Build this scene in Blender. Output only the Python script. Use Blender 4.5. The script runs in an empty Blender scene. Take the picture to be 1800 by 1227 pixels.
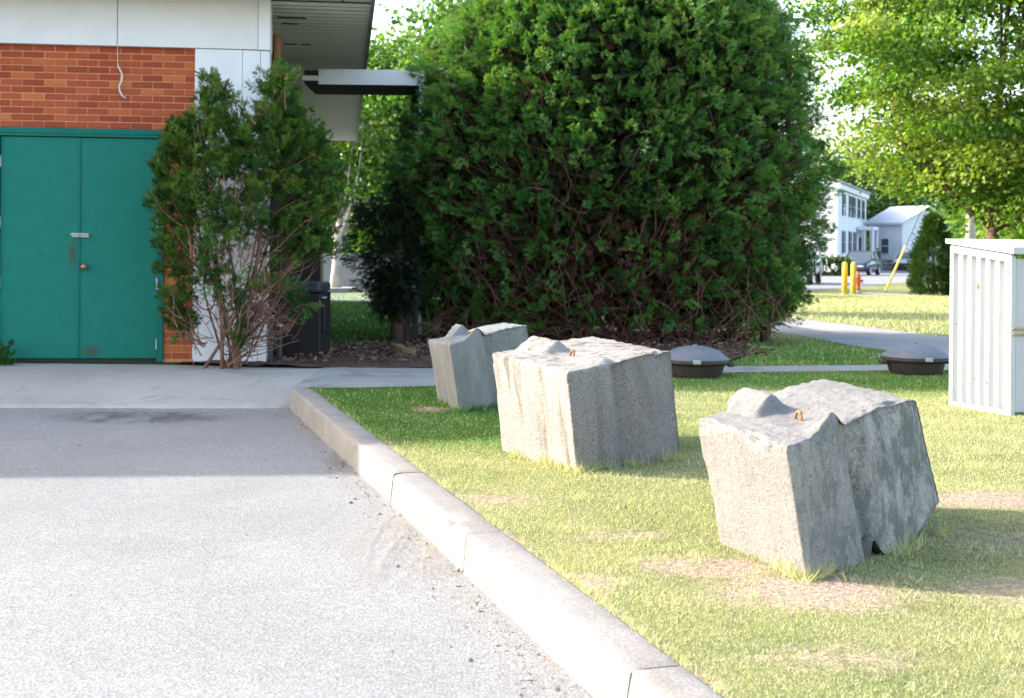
import bpy, bmesh, math, random
import numpy as np
from mathutils import Vector, Matrix, noise as mnoise

random.seed(7); rng = np.random.default_rng(7)
R = math.radians
scene = bpy.context.scene
C = scene.collection

# ------------------------------------------------------------------ camera
cam_data = bpy.data.cameras.new('camera')
cam = bpy.data.objects.new('camera', cam_data); C.objects.link(cam)
cam.location = (0, 0, 1.32)
cam.rotation_euler = (R(90), -0.0095, 0)
cam_data.sensor_width = 36.0
cam_data.lens = 48.0
cam_data.shift_y = -183.5 / 1800.0
cam_data.clip_start = 0.05
cam_data.clip_end = 3000
cam_data.dof.use_dof = True
cam_data.dof.focus_distance = 6.6
cam_data.dof.aperture_fstop = 5.6
scene.camera = cam

# ------------------------------------------------------------------ sky, sun, exposure
SUN_H = Vector((-0.98, 0.20, 0)).normalized()
SUN_EL = R(29)
world = bpy.data.worlds.new('World'); scene.world = world
world.use_nodes = True
wn = world.node_tree.nodes; wl = world.node_tree.links
bg = wn['Background']
sky = wn.new('ShaderNodeTexSky'); sky.sky_type = 'NISHITA'
sky.sun_disc = False
sky.sun_elevation = SUN_EL
sky.sun_rotation = math.atan2(SUN_H.x, SUN_H.y)
sky.air_density = 1.0; sky.dust_density = 2.6; sky.ozone_density = 0.0
wl.new(sky.outputs[0], bg.inputs[0])
bg.inputs[1].default_value = 0.15
sun_data = bpy.data.lights.new('sun', 'SUN')
sun_data.energy = 2.45; sun_data.angle = R(0.55); sun_data.color = (1.0, 0.955, 0.88)
sun = bpy.data.objects.new('sun', sun_data); C.objects.link(sun)
sdir = Vector((SUN_H.x*math.cos(SUN_EL), SUN_H.y*math.cos(SUN_EL), math.sin(SUN_EL)))
sun.rotation_euler = sdir.to_track_quat('Z', 'Y').to_euler()
sun.location = (-30, 10, 30)
vs = scene.view_settings
vs.view_transform = 'Standard'; vs.look = 'None'; vs.gamma = 1.0; vs.use_curve_mapping = False
vs.exposure = 2.33

# ------------------------------------------------------------------ helpers
def tag(o, label=None, cat=None, group=None, kind=None):
    if label: o['label'] = label
    if cat: o['category'] = cat
    if group: o['group'] = group
    if kind: o['kind'] = kind
    return o

def link(name, me, mat=None, parent=None, loc=None):
    o = bpy.data.objects.new(name, me); C.objects.link(o)
    if mat is not None and me is not None and len(me.materials) == 0: me.materials.append(mat)
    if parent is not None: o.parent = parent
    if loc is not None: o.location = loc
    return o

def empty(name, loc=(0, 0, 0), rz=0.0):
    o = bpy.data.objects.new(name, None); C.objects.link(o)
    o.location = loc; o.rotation_euler = (0, 0, rz); o.empty_display_size = 0.1
    return o

def copy_tree(o, parent=None):
    c = o.copy(); C.objects.link(c); c.parent = parent
    for ch in list(o.children): copy_tree(ch, c)
    return c

class MB:
    """collects simple shapes into one mesh"""
    def __init__(s): s.v = []; s.f = []
    def add(s, vs, fs):
        n = len(s.v); s.v += [tuple(p) for p in vs]; s.f += [tuple(i+n for i in f) for f in fs]; return s
    def box(s, x0, x1, y0, y1, z0, z1):
        return s.add([(x0,y0,z0),(x1,y0,z0),(x1,y1,z0),(x0,y1,z0),(x0,y0,z1),(x1,y0,z1),(x1,y1,z1),(x0,y1,z1)],
                     [(0,3,2,1),(4,5,6,7),(0,1,5,4),(1,2,6,5),(2,3,7,6),(3,0,4,7)])
    def bbox(s, x0, x1, y0, y1, z0, z1, b=0.01):
        """bevelled box"""
        bm = bmesh.new(); bmesh.ops.create_cube(bm, size=1)
        for v in bm.verts:
            v.co = ((x0+x1)/2+v.co.x*(x1-x0), (y0+y1)/2+v.co.y*(y1-y0), (z0+z1)/2+v.co.z*(z1-z0))
        bmesh.ops.bevel(bm, geom=bm.edges[:], offset=b, segments=2, affect='EDGES', profile=0.5)
        bm.verts.index_update()
        s.add([v.co[:] for v in bm.verts], [[v.index for v in f.verts] for f in bm.faces]); bm.free(); return s
    def prism(s, poly, y0, y1):
        """poly in (x,z), extruded along y"""
        n = len(poly)
        vs = [(x, y0, z) for x, z in poly] + [(x, y1, z) for x, z in poly]
        fs = [tuple(range(n)), tuple(range(2*n-1, n-1, -1))] + [(i, i+n, (i+1) % n+n, (i+1) % n) for i in range(n)]
        return s.add(vs, fs)
    def tube(s, pts, rad, n=8, cap=True):
        pts = [Vector(p) for p in pts]
        if not hasattr(rad, '__len__'): rad = [rad]*len(pts)
        vs = []; fs = []
        up = Vector((0.13, 0.31, 0.94))
        for i, p in enumerate(pts):
            t = (pts[min(i+1, len(pts)-1)] - pts[max(i-1, 0)])
            t = t.normalized() if t.length > 1e-9 else Vector((0, 0, 1))
            a = t.cross(up)
            if a.length < 0.15: a = t.cross(Vector((1, 0, 0.1)))
            a.normalize(); b = t.cross(a)
            for k in range(n):
                g = 2*math.pi*k/n
                vs.append(p + (a*math.cos(g) + b*math.sin(g))*rad[i])
        for i in range(len(pts)-1):
            for k in range(n):
                fs.append((i*n+k, i*n+(k+1) % n, (i+1)*n+(k+1) % n, (i+1)*n+k))
        if cap:
            fs.append(tuple(range(n-1, -1, -1))); fs.append(tuple(range((len(pts)-1)*n, len(pts)*n)))
        return s.add(vs, fs)
    def lathe(s, prof, n=24, cx=0, cy=0, cz=0, sx=1, sy=1):
        vs = []; fs = []
        for r, z in prof:
            for k in range(n):
                g = 2*math.pi*k/n
                vs.append((cx+r*math.cos(g)*sx, cy+r*math.sin(g)*sy, cz+z))
        for i in range(len(prof)-1):
            for k in range(n):
                fs.append((i*n+k, i*n+(k+1) % n, (i+1)*n+(k+1) % n, (i+1)*n+k))
        fs.append(tuple(range(n-1, -1, -1))); fs.append(tuple(range((len(prof)-1)*n, len(prof)*n)))
        return s.add(vs, fs)
    def xform(s, fn): s.v = [tuple(fn(Vector(p))) for p in s.v]; return s
    def mesh(s, name, smooth=False):
        me = bpy.data.meshes.new(name); me.from_pydata(s.v, [], s.f); me.validate(); me.update()
        if smooth: me.polygons.foreach_set('use_smooth', [True]*len(me.polygons))
        return me
    def build(s, name, mat, parent=None, loc=None, smooth=False):
        return link(name, s.mesh(name, smooth), mat, parent, loc)

# ------------------------------------------------------------------ materials
def _nt(name):
    m = bpy.data.materials.new(name); m.use_nodes = True
    nt = m.node_tree; b = nt.nodes['Principled BSDF']
    return m, nt, b
def _n(nt, t, **kw):
    n = nt.nodes.new(t)
    for k, v in kw.items(): setattr(n, k, v)
    return n
def _ramp(nt, fac, stops, interp='LINEAR'):
    r = nt.nodes.new('ShaderNodeValToRGB'); r.color_ramp.interpolation = interp
    el = r.color_ramp.elements
    while len(el) < len(stops): el.new(0.5)
    for e, (p, c) in zip(el, stops):
        e.position = p; e.color = (*c, 1) if len(c) == 3 else c
    nt.links.new(fac, r.inputs[0]); return r.outputs[0]
def _noise(nt, vec, scale, detail=4, rough=0.55, dist=0.0):
    n = nt.nodes.new('ShaderNodeTexNoise'); n.inputs['Scale'].default_value = scale
    n.inputs['Detail'].default_value = detail; n.inputs['Roughness'].default_value = rough
    n.inputs['Distortion'].default_value = dist
    if vec is not None: nt.links.new(vec, n.inputs['Vector'])
    return n.outputs['Fac']
def _mix(nt, fac, a, b, blend='MIX'):
    m = nt.nodes.new('ShaderNodeMix'); m.data_type = 'RGBA'; m.blend_type = blend
    for s, v in ((m.inputs[0], fac), (m.inputs[6], a), (m.inputs[7], b)):
        if hasattr(v, 'is_linked'): nt.links.new(v, s)
        elif isinstance(v, (int, float)): s.default_value = v
        else: s.default_value = (*v, 1) if len(v) == 3 else v
    return m.outputs[2]
def _map(nt, vec, scale=(1, 1, 1), loc=(0, 0, 0)):
    m = nt.nodes.new('ShaderNodeMapping'); nt.links.new(vec, m.inputs[0])
    m.inputs['Scale'].default_value = scale; m.inputs['Location'].default_value = loc
    return m.outputs[0]
def _bump(nt, b, h, strength=0.3, dist=0.01):
    n = nt.nodes.new('ShaderNodeBump'); n.inputs['Strength'].default_value = strength
    n.inputs['Distance'].default_value = dist
    nt.links.new(h, n.inputs['Height']); nt.links.new(n.outputs[0], b.inputs['Normal'])

def simple(name, col, rough=0.6, var=0.18, scale=6.0, bump=0.0, bscale=60.0, metal=0.0, spec=0.4, stretch=(1, 1, 1)):
    m, nt, b = _nt(name)
    tc = _n(nt, 'ShaderNodeTexCoord').outputs['Object']
    v = _map(nt, tc, stretch)
    f = _noise(nt, v, scale, 5, 0.6)
    c0 = tuple(max(0, x*(1-var)) for x in col); c1 = tuple(min(1, x*(1+var)) for x in col)
    nt.links.new(_ramp(nt, f, [(0.3, c0), (0.7, c1)]), b.inputs['Base Color'])
    b.inputs['Roughness'].default_value = rough; b.inputs['Metallic'].default_value = metal
    b.inputs['Specular IOR Level'].default_value = spec
    if bump: _bump(nt, b, _noise(nt, tc, bscale, 3), bump, 0.006)
    return m

def leaf_material(name, greens, dead, transl=0.35, rough=0.5):
    """tone attribute 0..1 picks the leaf colour; above .9 dead leaves"""
    m, nt, b = _nt(name)
    at = _n(nt, 'ShaderNodeAttribute'); at.attribute_name = 'tone'
    f = at.outputs['Fac']
    n = len(greens)
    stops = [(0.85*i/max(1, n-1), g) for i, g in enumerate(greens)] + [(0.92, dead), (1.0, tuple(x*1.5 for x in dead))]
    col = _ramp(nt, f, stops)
    nt.links.new(col, b.inputs['Base Color']); b.inputs['Roughness'].default_value = rough
    b.inputs['Specular IOR Level'].default_value = 0.25
    tr = _n(nt, 'ShaderNodeBsdfTranslucent')
    br = _mix(nt, 1.0, col, (1.3, 1.4, 0.42), 'MULTIPLY')
    nt.links.new(br, tr.inputs[0])
    mx = _n(nt, 'ShaderNodeMixShader'); mx.inputs[0].default_value = transl
    nt.links.new(b.outputs[0], mx.inputs[1]); nt.links.new(tr.outputs[0], mx.inputs[2])
    nt.links.new(mx.outputs[0], nt.nodes['Material Output'].inputs['Surface'])
    return m

M = {}
# concrete of the blocks: streaks, pits, lichen
def block_material(name, base, streak, lichen, seed, pit=0.5, dark=0.2, pale=0.0):
    m, nt, b = _nt(name)
    tc = _n(nt, 'ShaderNodeTexCoord').outputs['Object']
    tc = _map(nt, tc, (1, 1, 1), (seed*3.1, seed*1.7, seed*.9))
    big = _noise(nt, tc, 3.2, 6, 0.65)
    fine = _noise(nt, tc, 95, 4, 0.75)
    vor = _n(nt, 'ShaderNodeTexVoronoi'); nt.links.new(tc, vor.inputs['Vector']); vor.inputs['Scale'].default_value = 120
    st = _noise(nt, _map(nt, tc, (11, 11, 0.6)), 1.0, 5, 0.65)
    lc = _noise(nt, _map(nt, tc, (1, 1, .55)), 8.5, 7, 0.78, 0.3)
    at = _n(nt, 'ShaderNodeAttribute'); at.attribute_name = 'side'      # end face: lichen, plus colour tuning how bright its shade looks
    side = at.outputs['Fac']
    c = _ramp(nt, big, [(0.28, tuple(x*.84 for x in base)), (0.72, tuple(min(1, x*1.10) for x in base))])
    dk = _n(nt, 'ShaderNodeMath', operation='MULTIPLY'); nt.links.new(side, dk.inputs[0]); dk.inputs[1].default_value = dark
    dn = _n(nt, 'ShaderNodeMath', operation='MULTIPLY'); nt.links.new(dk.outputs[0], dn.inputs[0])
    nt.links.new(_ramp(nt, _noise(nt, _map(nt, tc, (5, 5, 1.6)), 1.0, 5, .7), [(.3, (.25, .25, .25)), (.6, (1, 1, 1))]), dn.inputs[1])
    c = _mix(nt, dn.outputs[0], c, (0.115, 0.086, 0.056))  # brown staining of the end face, also deepening its shade by colour
    s = _ramp(nt, st, [(0.50, (0, 0, 0)), (0.62, (1, 1, 1))])
    sm = _n(nt, 'ShaderNodeMath', operation='MULTIPLY'); nt.links.new(s, sm.inputs[0]); sm.inputs[1].default_value = streak
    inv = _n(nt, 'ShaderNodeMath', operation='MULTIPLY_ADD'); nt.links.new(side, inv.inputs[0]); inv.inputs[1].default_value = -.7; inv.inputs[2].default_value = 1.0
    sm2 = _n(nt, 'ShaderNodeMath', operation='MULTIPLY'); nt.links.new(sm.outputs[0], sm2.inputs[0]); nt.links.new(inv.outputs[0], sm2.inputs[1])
    c = _mix(nt, sm2.outputs[0], c, (0.125, 0.105, 0.08))
    l = _ramp(nt, lc, [(0.50, (0, 0, 0)), (0.56, (1, 1, 1))])
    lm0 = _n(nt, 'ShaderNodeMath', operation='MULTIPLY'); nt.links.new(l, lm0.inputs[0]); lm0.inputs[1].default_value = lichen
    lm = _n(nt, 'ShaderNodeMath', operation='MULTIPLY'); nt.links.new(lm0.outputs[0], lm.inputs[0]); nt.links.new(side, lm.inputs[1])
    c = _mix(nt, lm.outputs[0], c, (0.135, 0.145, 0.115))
    if pale:                                                   # pale lichen colour, spread to lift the brightness of the shaded end
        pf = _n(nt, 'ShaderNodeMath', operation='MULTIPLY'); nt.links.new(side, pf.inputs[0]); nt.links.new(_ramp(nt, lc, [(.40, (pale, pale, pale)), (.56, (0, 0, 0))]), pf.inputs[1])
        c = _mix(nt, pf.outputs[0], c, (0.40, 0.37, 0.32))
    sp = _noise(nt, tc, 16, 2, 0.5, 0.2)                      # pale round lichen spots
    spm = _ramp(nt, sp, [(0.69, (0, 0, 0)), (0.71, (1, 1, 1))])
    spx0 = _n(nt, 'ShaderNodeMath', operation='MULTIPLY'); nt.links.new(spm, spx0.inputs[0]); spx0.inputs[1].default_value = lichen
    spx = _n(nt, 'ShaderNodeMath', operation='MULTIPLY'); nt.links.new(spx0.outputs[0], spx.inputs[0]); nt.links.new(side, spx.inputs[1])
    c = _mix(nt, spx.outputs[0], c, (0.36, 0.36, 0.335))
    g = _ramp(nt, fine, [(0.30, (0.34, 0.34, 0.33)), (0.50, (.95, .95, .95)), (0.75, (1.4, 1.36, 1.3))])
    c = _mix(nt, pit, c, g, 'MULTIPLY')
    pt = _ramp(nt, vor.outputs['Distance'], [(0.05, (0.3, 0.3, 0.3)), (0.17, (1, 1, 1))])
    c = _mix(nt, 0.5*pit, c, pt, 'MULTIPLY')
    ho = _n(nt, 'ShaderNodeTexVoronoi'); nt.links.new(tc, ho.inputs['Vector']); ho.inputs['Scale'].default_value = 34; ho.inputs['Randomness'].default_value = 1.0
    hs = _n(nt, 'ShaderNodeSeparateColor'); nt.links.new(ho.outputs['Color'], hs.inputs[0])
    hsel = _ramp(nt, hs.outputs[0], [(0.70, (0, 0, 0)), (0.72, (1, 1, 1))])
    hd = _ramp(nt, ho.outputs['Distance'], [(0.10, (.75, .75, .75)), (0.20, (0, 0, 0))])
    hm = _n(nt, 'ShaderNodeMath', operation='MULTIPLY'); nt.links.new(hsel, hm.inputs[0]); nt.links.new(hd, hm.inputs[1])
    c = _mix(nt, hm.outputs[0], c, (0.07, 0.065, 0.055))          # air holes
    nt.links.new(c, b.inputs['Base Color']); b.inputs['Roughness'].default_value = 0.92
    b.inputs['Specular IOR Level'].default_value = 0.15
    h = _n(nt, 'ShaderNodeMath', operation='ADD'); nt.links.new(fine, h.inputs[0]); nt.links.new(big, h.inputs[1])
    _bump(nt, b, h.outputs[0], 0.7, 0.011)
    return m
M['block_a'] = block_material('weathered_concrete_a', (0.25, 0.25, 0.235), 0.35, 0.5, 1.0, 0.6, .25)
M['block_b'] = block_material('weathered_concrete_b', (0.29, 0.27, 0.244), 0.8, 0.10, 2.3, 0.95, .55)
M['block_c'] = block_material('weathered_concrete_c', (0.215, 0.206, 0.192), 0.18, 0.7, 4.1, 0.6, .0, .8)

def ground_mat(name, cols, big, fine, fine_amt, bump, vor=0, stain=None, stain_s=0.5, rough=0.9):
    m, nt, b = _nt(name)
    tc = _n(nt, 'ShaderNodeTexCoord').outputs['Object']
    f = _noise(nt, tc, big, 6, 0.65)
    c = _ramp(nt, f, [(0.25, cols[0]), (0.5, cols[1]), (0.75, cols[2])])
    g = _noise(nt, tc, fine, 3, 0.7)
    gr = _ramp(nt, g, [(0.28, (0.35, 0.35, 0.35)), (0.5, (1, 1, 1)), (0.72, (1.6, 1.6, 1.6))])
    c = _mix(nt, fine_amt, c, gr, 'MULTIPLY')
    h = g
    if vor:
        v = _n(nt, 'ShaderNodeTexVoronoi'); nt.links.new(tc, v.inputs['Vector']); v.inputs['Scale'].default_value = vor
        vc = _n(nt, 'ShaderNodeSeparateColor'); nt.links.new(v.outputs['Color'], vc.inputs[0])
        vr = _ramp(nt, vc.outputs[0], [(0.0, (0.5, 0.5, 0.52)), (0.6, (1, 1, 1)), (1.0, (1.5, 1.5, 1.48))])
        c = _mix(nt, fine_amt, c, vr, 'MULTIPLY')
        h = v.outputs['Distance']
    if stain:
        s = _noise(nt, tc, stain_s, 5, 0.7, 0.6)
        sr = _ramp(nt, s, [(0.56, (0, 0, 0)), (0.70, (0.7, 0.7, 0.7))])
        c = _mix(nt, sr, c, stain)
    nt.links.new(c, b.inputs['Base Color']); b.inputs['Roughness'].default_value = rough
    b.inputs['Specular IOR Level'].default_value = 0.2
    _bump(nt, b, h, bump, 0.006)
    return m
M['asphalt'] = ground_mat('worn_pale_asphalt', ((0.174, 0.170, 0.164), (0.203, 0.199, 0.192), (0.232, 0.227, 0.218)), 0.7, 150, 0.36, 0.4, 78, (0.16, 0.16, 0.155), 0.55)
M['street'] = ground_mat('street_asphalt', ((0.16, 0.165, 0.175), (0.19, 0.19, 0.20), (0.22, 0.22, 0.22)), 0.3, 40, 0.3, 0.2)
M['apron'] = ground_mat('apron_concrete', ((0.28, 0.262, 0.232), (0.34, 0.318, 0.282), (0.38, 0.355, 0.315)), 1.2, 120, 0.35, 0.3, 0, (0.19, 0.185, 0.175), 1.6)
M['walk'] = ground_mat('walk_asphalt', ((0.20, 0.205, 0.195), (0.235, 0.24, 0.23), (0.27, 0.27, 0.255)), 1.4, 130, 0.4, 0.35, 0, (0.11, 0.11, 0.105), 1.1)
M['drive'] = ground_mat('drive_asphalt', ((0.235, 0.218, 0.20), (0.275, 0.256, 0.237), (0.31, 0.29, 0.27)), 0.6, 70, 0.3, 0.2)
M['kerb'] = ground_mat('kerb_concrete', ((0.18, 0.167, 0.15), (0.225, 0.21, 0.19), (0.26, 0.246, 0.226)), 2.5, 110, 0.5, 0.7, 0, (0.17, 0.155, 0.13), 3.0)
M['mulch'] = ground_mat('bark_mulch', ((0.055, 0.030, 0.022), (0.085, 0.048, 0.035), (0.12, 0.075, 0.055)), 3.0, 60, 0.8, 1.0)

# lawn soil / thatch under the blades
def lawn_material():
    m, nt, b = _nt('lawn_ground')
    tc = _n(nt, 'ShaderNodeTexCoord').outputs['Object']
    at = _n(nt, 'ShaderNodeAttribute'); at.attribute_name = 'bare'
    n1 = _noise(nt, tc, 1.6, 6, 0.7); n2 = _noise(nt, tc, 45, 4, 0.75)
    gr = _ramp(nt, n1, [(0.3, (0.13, 0.16, 0.055)), (0.5, (0.20, 0.21, 0.085)), (0.72, (0.30, 0.275, 0.135))])
    lu = _n(nt, 'ShaderNodeAttribute'); lu.attribute_name = 'shade_green'
    gr = _mix(nt, lu.outputs['Fac'], gr, (0.045, 0.105, 0.018))  # deeper green painted into the ground where shadow falls
    soil = _ramp(nt, n2, [(0.3, (0.26, 0.185, 0.135)), (0.7, (0.47, 0.36, 0.27))])
    mm = _n(nt, 'ShaderNodeMath', operation='ADD'); nt.links.new(at.outputs['Fac'], mm.inputs[0])
    n3 = _noise(nt, tc, 14, 4, 0.7)
    ms = _n(nt, 'ShaderNodeMath', operation='MULTIPLY_ADD'); nt.links.new(n3, ms.inputs[0]); ms.inputs[1].default_value = 0.9; ms.inputs[2].default_value = -0.42
    nt.links.new(ms.outputs[0], mm.inputs[1])
    f = _ramp(nt, mm.outputs[0], [(0.25, (0, 0, 0)), (0.6, (1, 1, 1))])
    c = _mix(nt, f, gr, soil)
    g2 = _ramp(nt, n2, [(0.25, (0.45, 0.45, 0.45)), (0.55, (1, 1, 1)), (0.8, (1.4, 1.4, 1.3))])
    c = _mix(nt, 0.8, c, g2, 'MULTIPLY')
    nt.links.new(c, b.inputs['Base Color']); b.inputs['Roughness'].default_value = 0.95
    b.inputs['Specular IOR Level'].default_value = 0.1
    _bump(nt, b, n2, 0.9, 0.03)
    return m
M['lawn'] = lawn_material()

def brick_material():
    m, nt, b = _nt('fired_brick')
    tc = _n(nt, 'ShaderNodeTexCoord').outputs['Object']
    oi = _n(nt, 'ShaderNodeObjectInfo')
    c = _ramp(nt, oi.outputs['Random'], [(0.0, (0.27, 0.045, 0.014)), (0.35, (0.34, 0.060, 0.017)), (0.65, (0.40, 0.080, 0.024)), (0.9, (0.46, 0.11, 0.034)), (1.0, (0.50, 0.15, 0.035))])
    n = _noise(nt, tc, 45, 4, 0.7)
    c = _mix(nt, 0.55, c, _ramp(nt, n, [(0.3, (0.6, 0.6, 0.6)), (0.55, (1, 1, 1)), (0.75, (1.25, 1.25, 1.25))]), 'MULTIPLY')
    nt.links.new(c, b.inputs['Base Color']); b.inputs['Roughness'].default_value = 0.85
    _bump(nt, b, n, 0.5, 0.004)
    return m
M['brick'] = brick_material()
M['mortar'] = simple('tinted_mortar', (0.58, 0.25, 0.12), 0.95, 0.15, 18, 0.4, 150)
def wall_brick_texture():
    m, nt, b = _nt('brick_wall_far')
    tc = _n(nt, 'ShaderNodeTexCoord').outputs['Object']
    mp = _n(nt, 'ShaderNodeMapping'); nt.links.new(tc, mp.inputs[0]); mp.inputs['Rotation'].default_value = (R(90), 0, 0)
    br = _n(nt, 'ShaderNodeTexBrick'); nt.links.new(mp.outputs[0], br.inputs['Vector'])
    br.inputs['Scale'].default_value = 1.0; br.inputs['Brick Width'].default_value = 0.203; br.inputs['Row Height'].default_value = 0.0667
    br.inputs['Mortar Size'].default_value = 0.005
    br.inputs['Color1'].default_value = (0.22, 0.058, 0.025, 1); br.inputs['Color2'].default_value = (0.32, 0.10, 0.045, 1)
    br.inputs['Mortar'].default_value = (0.42, 0.21, 0.12, 1)
    nt.links.new(br.outputs[0], b.inputs['Base Color']); b.inputs['Roughness'].default_value = 0.9
    return m
M['brickwall'] = wall_brick_texture()
M['white_panel'] = simple('white_panel_paint', (0.70, 0.70, 0.69), 0.6, 0.06, 2.0, 0.12, 90)
M['white_board'] = simple('white_board_paint', (0.72, 0.73, 0.74), 0.55, 0.07, 3.0, 0.1, 70, stretch=(1, 1, .2))
M['green_door'] = simple('teal_green_door_paint', (0.007, 0.158, 0.115), 0.6, 0.09, 9, 0.25, 150, spec=.2)
M['green_frame'] = simple('teal_green_frame_paint', (0.005, 0.135, 0.10), 0.6, 0.10, 4.0, 0.05, 120, spec=.2)
M['steel'] = simple('dull_galvanised_steel', (0.42, 0.40, 0.38), 0.45, 0.2, 30, 0.1, 120, metal=0.7)
M['brass'] = simple('tarnished_brass', (0.33, 0.22, 0.10), 0.4, 0.25, 30, 0, 60, metal=0.8)
M['rust'] = simple('brown_rust', (0.20, 0.085, 0.035), 0.9, 0.3, 40, 0.4, 120)
M['rebar'] = simple('rusty_rebar', (0.30, 0.14, 0.05), 0.85, 0.3, 60, 0.4, 160)
M['soffit'] = simple('pale_soffit_metal', (0.80, 0.82, 0.76), 0.42, 0.05, 1.5, 0.0)
M['soffit_dark'] = simple('dark_vent_slot', (0.03, 0.028, 0.025), 0.8, 0.1)
M['roof_edge'] = simple('grey_roof_edge', (0.30, 0.30, 0.29), 0.6, 0.1)
M['roofing'] = simple('grey_roofing', (0.16, 0.16, 0.165), 0.9, 0.15, 5, 0.3, 40)
M['darkwall'] = simple('dark_brown_cladding', (0.040, 0.026, 0.022), 0.8, 0.25, 5, 0.15, 50, stretch=(1, 1, .2))
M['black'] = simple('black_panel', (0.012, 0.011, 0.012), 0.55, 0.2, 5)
M['bin_dark'] = simple('dark_brown_plastic', (0.010, 0.007, 0.007), 0.55, 0.2, 6)
M['bin_lid'] = simple('dark_grey_lid', (0.035, 0.035, 0.042), 0.5, 0.15, 8)
M['white_wire'] = simple('white_cable', (0.62, 0.58, 0.50), 0.6, 0.1)
M['white_fascia'] = simple('white_canopy_metal', (0.80, 0.81, 0.82), 0.4, 0.05, 3)
M['shed_white'] = None
def shed_material():
    m, nt, b = _nt('white_corrugated_paint')
    tc = _n(nt, 'ShaderNodeTexCoord').outputs['Object']
    n = _noise(nt, tc, 7.5, 5, 0.7, 0.3)
    f = _ramp(nt, n, [(0.675, (0, 0, 0)), (0.69, (1, 1, 1))])
    d = _noise(nt, _map(nt, tc, (6, 6, 0.7)), 1.5, 4, 0.6)
    base = _ramp(nt, d, [(0.3, (0.40, 0.415, 0.43)), (0.7, (0.475, 0.475, 0.475))])
    c = _mix(nt, f, base, (0.30, 0.17, 0.10))
    nt.links.new(c, b.inputs['Base Color']); b.inputs['Roughness'].default_value = 0.45
    return m
M['shed_white'] = shed_material()
M['shed_grey'] = simple('grey_shed_door', (0.42, 0.41, 0.42), 0.5, 0.06, 4, 0.08, 90)
M['dome_lid'] = simple('slate_grey_dome', (0.115, 0.125, 0.14), 0.55, 0.16, 14, 0.25, 130)
M['dome_base'] = simple('dark_brown_base', (0.048, 0.036, 0.032), 0.6, 0.25, 14, 0.3, 90)
M['bark'] = simple('brown_bark', (0.10, 0.062, 0.042), 0.9, 0.3, 14, 0.8, 30, stretch=(1, 1, .25))
M['bark_pale'] = simple('pale_grey_bark', (0.33, 0.31, 0.29), 0.9, 0.25, 9, 0.6, 30, stretch=(1, 1, .3))
M['twig'] = simple('thuja_twig', (0.19, 0.098, 0.064), 0.9, 0.35, 9, 0.3, 60)
M['twig_dark'] = simple('thuja_inner_twig', (0.19, 0.085, 0.055), 0.95, 0.35, 9, 0.3, 60)
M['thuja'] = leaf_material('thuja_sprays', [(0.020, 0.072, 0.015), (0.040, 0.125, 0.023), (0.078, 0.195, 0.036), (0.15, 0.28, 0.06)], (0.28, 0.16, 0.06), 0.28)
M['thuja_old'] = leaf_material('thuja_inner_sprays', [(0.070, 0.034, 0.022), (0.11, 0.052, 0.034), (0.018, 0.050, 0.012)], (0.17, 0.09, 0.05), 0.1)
M['bush'] = leaf_material('bush_sprays', [(0.012, 0.042, 0.008), (0.026, 0.080, 0.012), (0.055, 0.13, 0.018), (0.11, 0.20, 0.028)], (0.28, 0.16, 0.04), 0.25)
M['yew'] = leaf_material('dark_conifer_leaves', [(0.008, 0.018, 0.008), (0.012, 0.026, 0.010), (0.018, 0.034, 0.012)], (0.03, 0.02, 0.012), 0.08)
M['maple'] = leaf_material('maple_leaves', [(0.030, 0.085, 0.008), (0.066, 0.155, 0.015), (0.135, 0.225, 0.028), (0.25, 0.31, 0.07)], (0.38, 0.35, 0.11), 0.42)
M['linden'] = leaf_material('bright_tree_leaves', [(0.035, 0.10, 0.016), (0.060, 0.145, 0.022), (0.10, 0.19, 0.035), (0.15, 0.23, 0.06)], (0.20, 0.24, 0.08), 0.45)
M['wood'] = leaf_material('far_leaves', [(0.030, 0.075, 0.022), (0.045, 0.105, 0.028), (0.07, 0.135, 0.035)], (0.12, 0.16, 0.06), 0.3)
M['conifer'] = leaf_material('cone_conifer_sprays', [(0.022, 0.055, 0.010), (0.034, 0.078, 0.014), (0.055, 0.10, 0.018)], (0.08, 0.08, 0.02), 0.2)
M['grass'] = leaf_material('grass_blades', [(0.055, 0.165, 0.025), (0.11, 0.235, 0.038), (0.25, 0.315, 0.11), (0.43, 0.43, 0.25)], (0.56, 0.48, 0.32), 0.3)
M['yellow'] = simple('yellow_post_paint', (0.72, 0.50, 0.07), 0.5, 0.08, 6)
M['hydrant'] = simple('faded_red_paint', (0.66, 0.13, 0.06), 0.5, 0.12, 9)
M['hyd_white'] = simple('hydrant_white', (0.6, 0.58, 0.52), 0.6, 0.1)
M['clapboard'] = simple('white_clapboard', (0.66, 0.68, 0.72), 0.7, 0.04, 1)
M['shutter'] = simple('dark_blue_shutter', (0.030, 0.042, 0.060), 0.6, 0.1)
M['glass'] = simple('dark_window_glass', (0.05, 0.06, 0.075), 0.08, 0.1, spec=0.6)
M['shingle'] = simple('grey_shingle', (0.26, 0.27, 0.29), 0.9, 0.12, 3)
M['shingle_pale'] = simple('pale_shingle', (0.52, 0.52, 0.53), 0.9, 0.08, 3)
M['stone'] = simple('field_stone', (0.24, 0.22, 0.20), 0.9, 0.3, 4, 0.5, 12)
M['rock'] = simple('brown_split_rock', (0.15, 0.105, 0.05), 0.9, 0.35, 12, 0.7, 40)
M['tyre'] = simple('tyre_rubber', (0.018, 0.018, 0.019), 0.8, 0.1)
M['rim'] = simple('wheel_rim', (0.45, 0.45, 0.46), 0.35, 0.1, metal=0.7)
M['car_blue'] = simple('dark_blue_car_paint', (0.025, 0.045, 0.075), 0.2, 0.05, spec=0.6)
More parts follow.
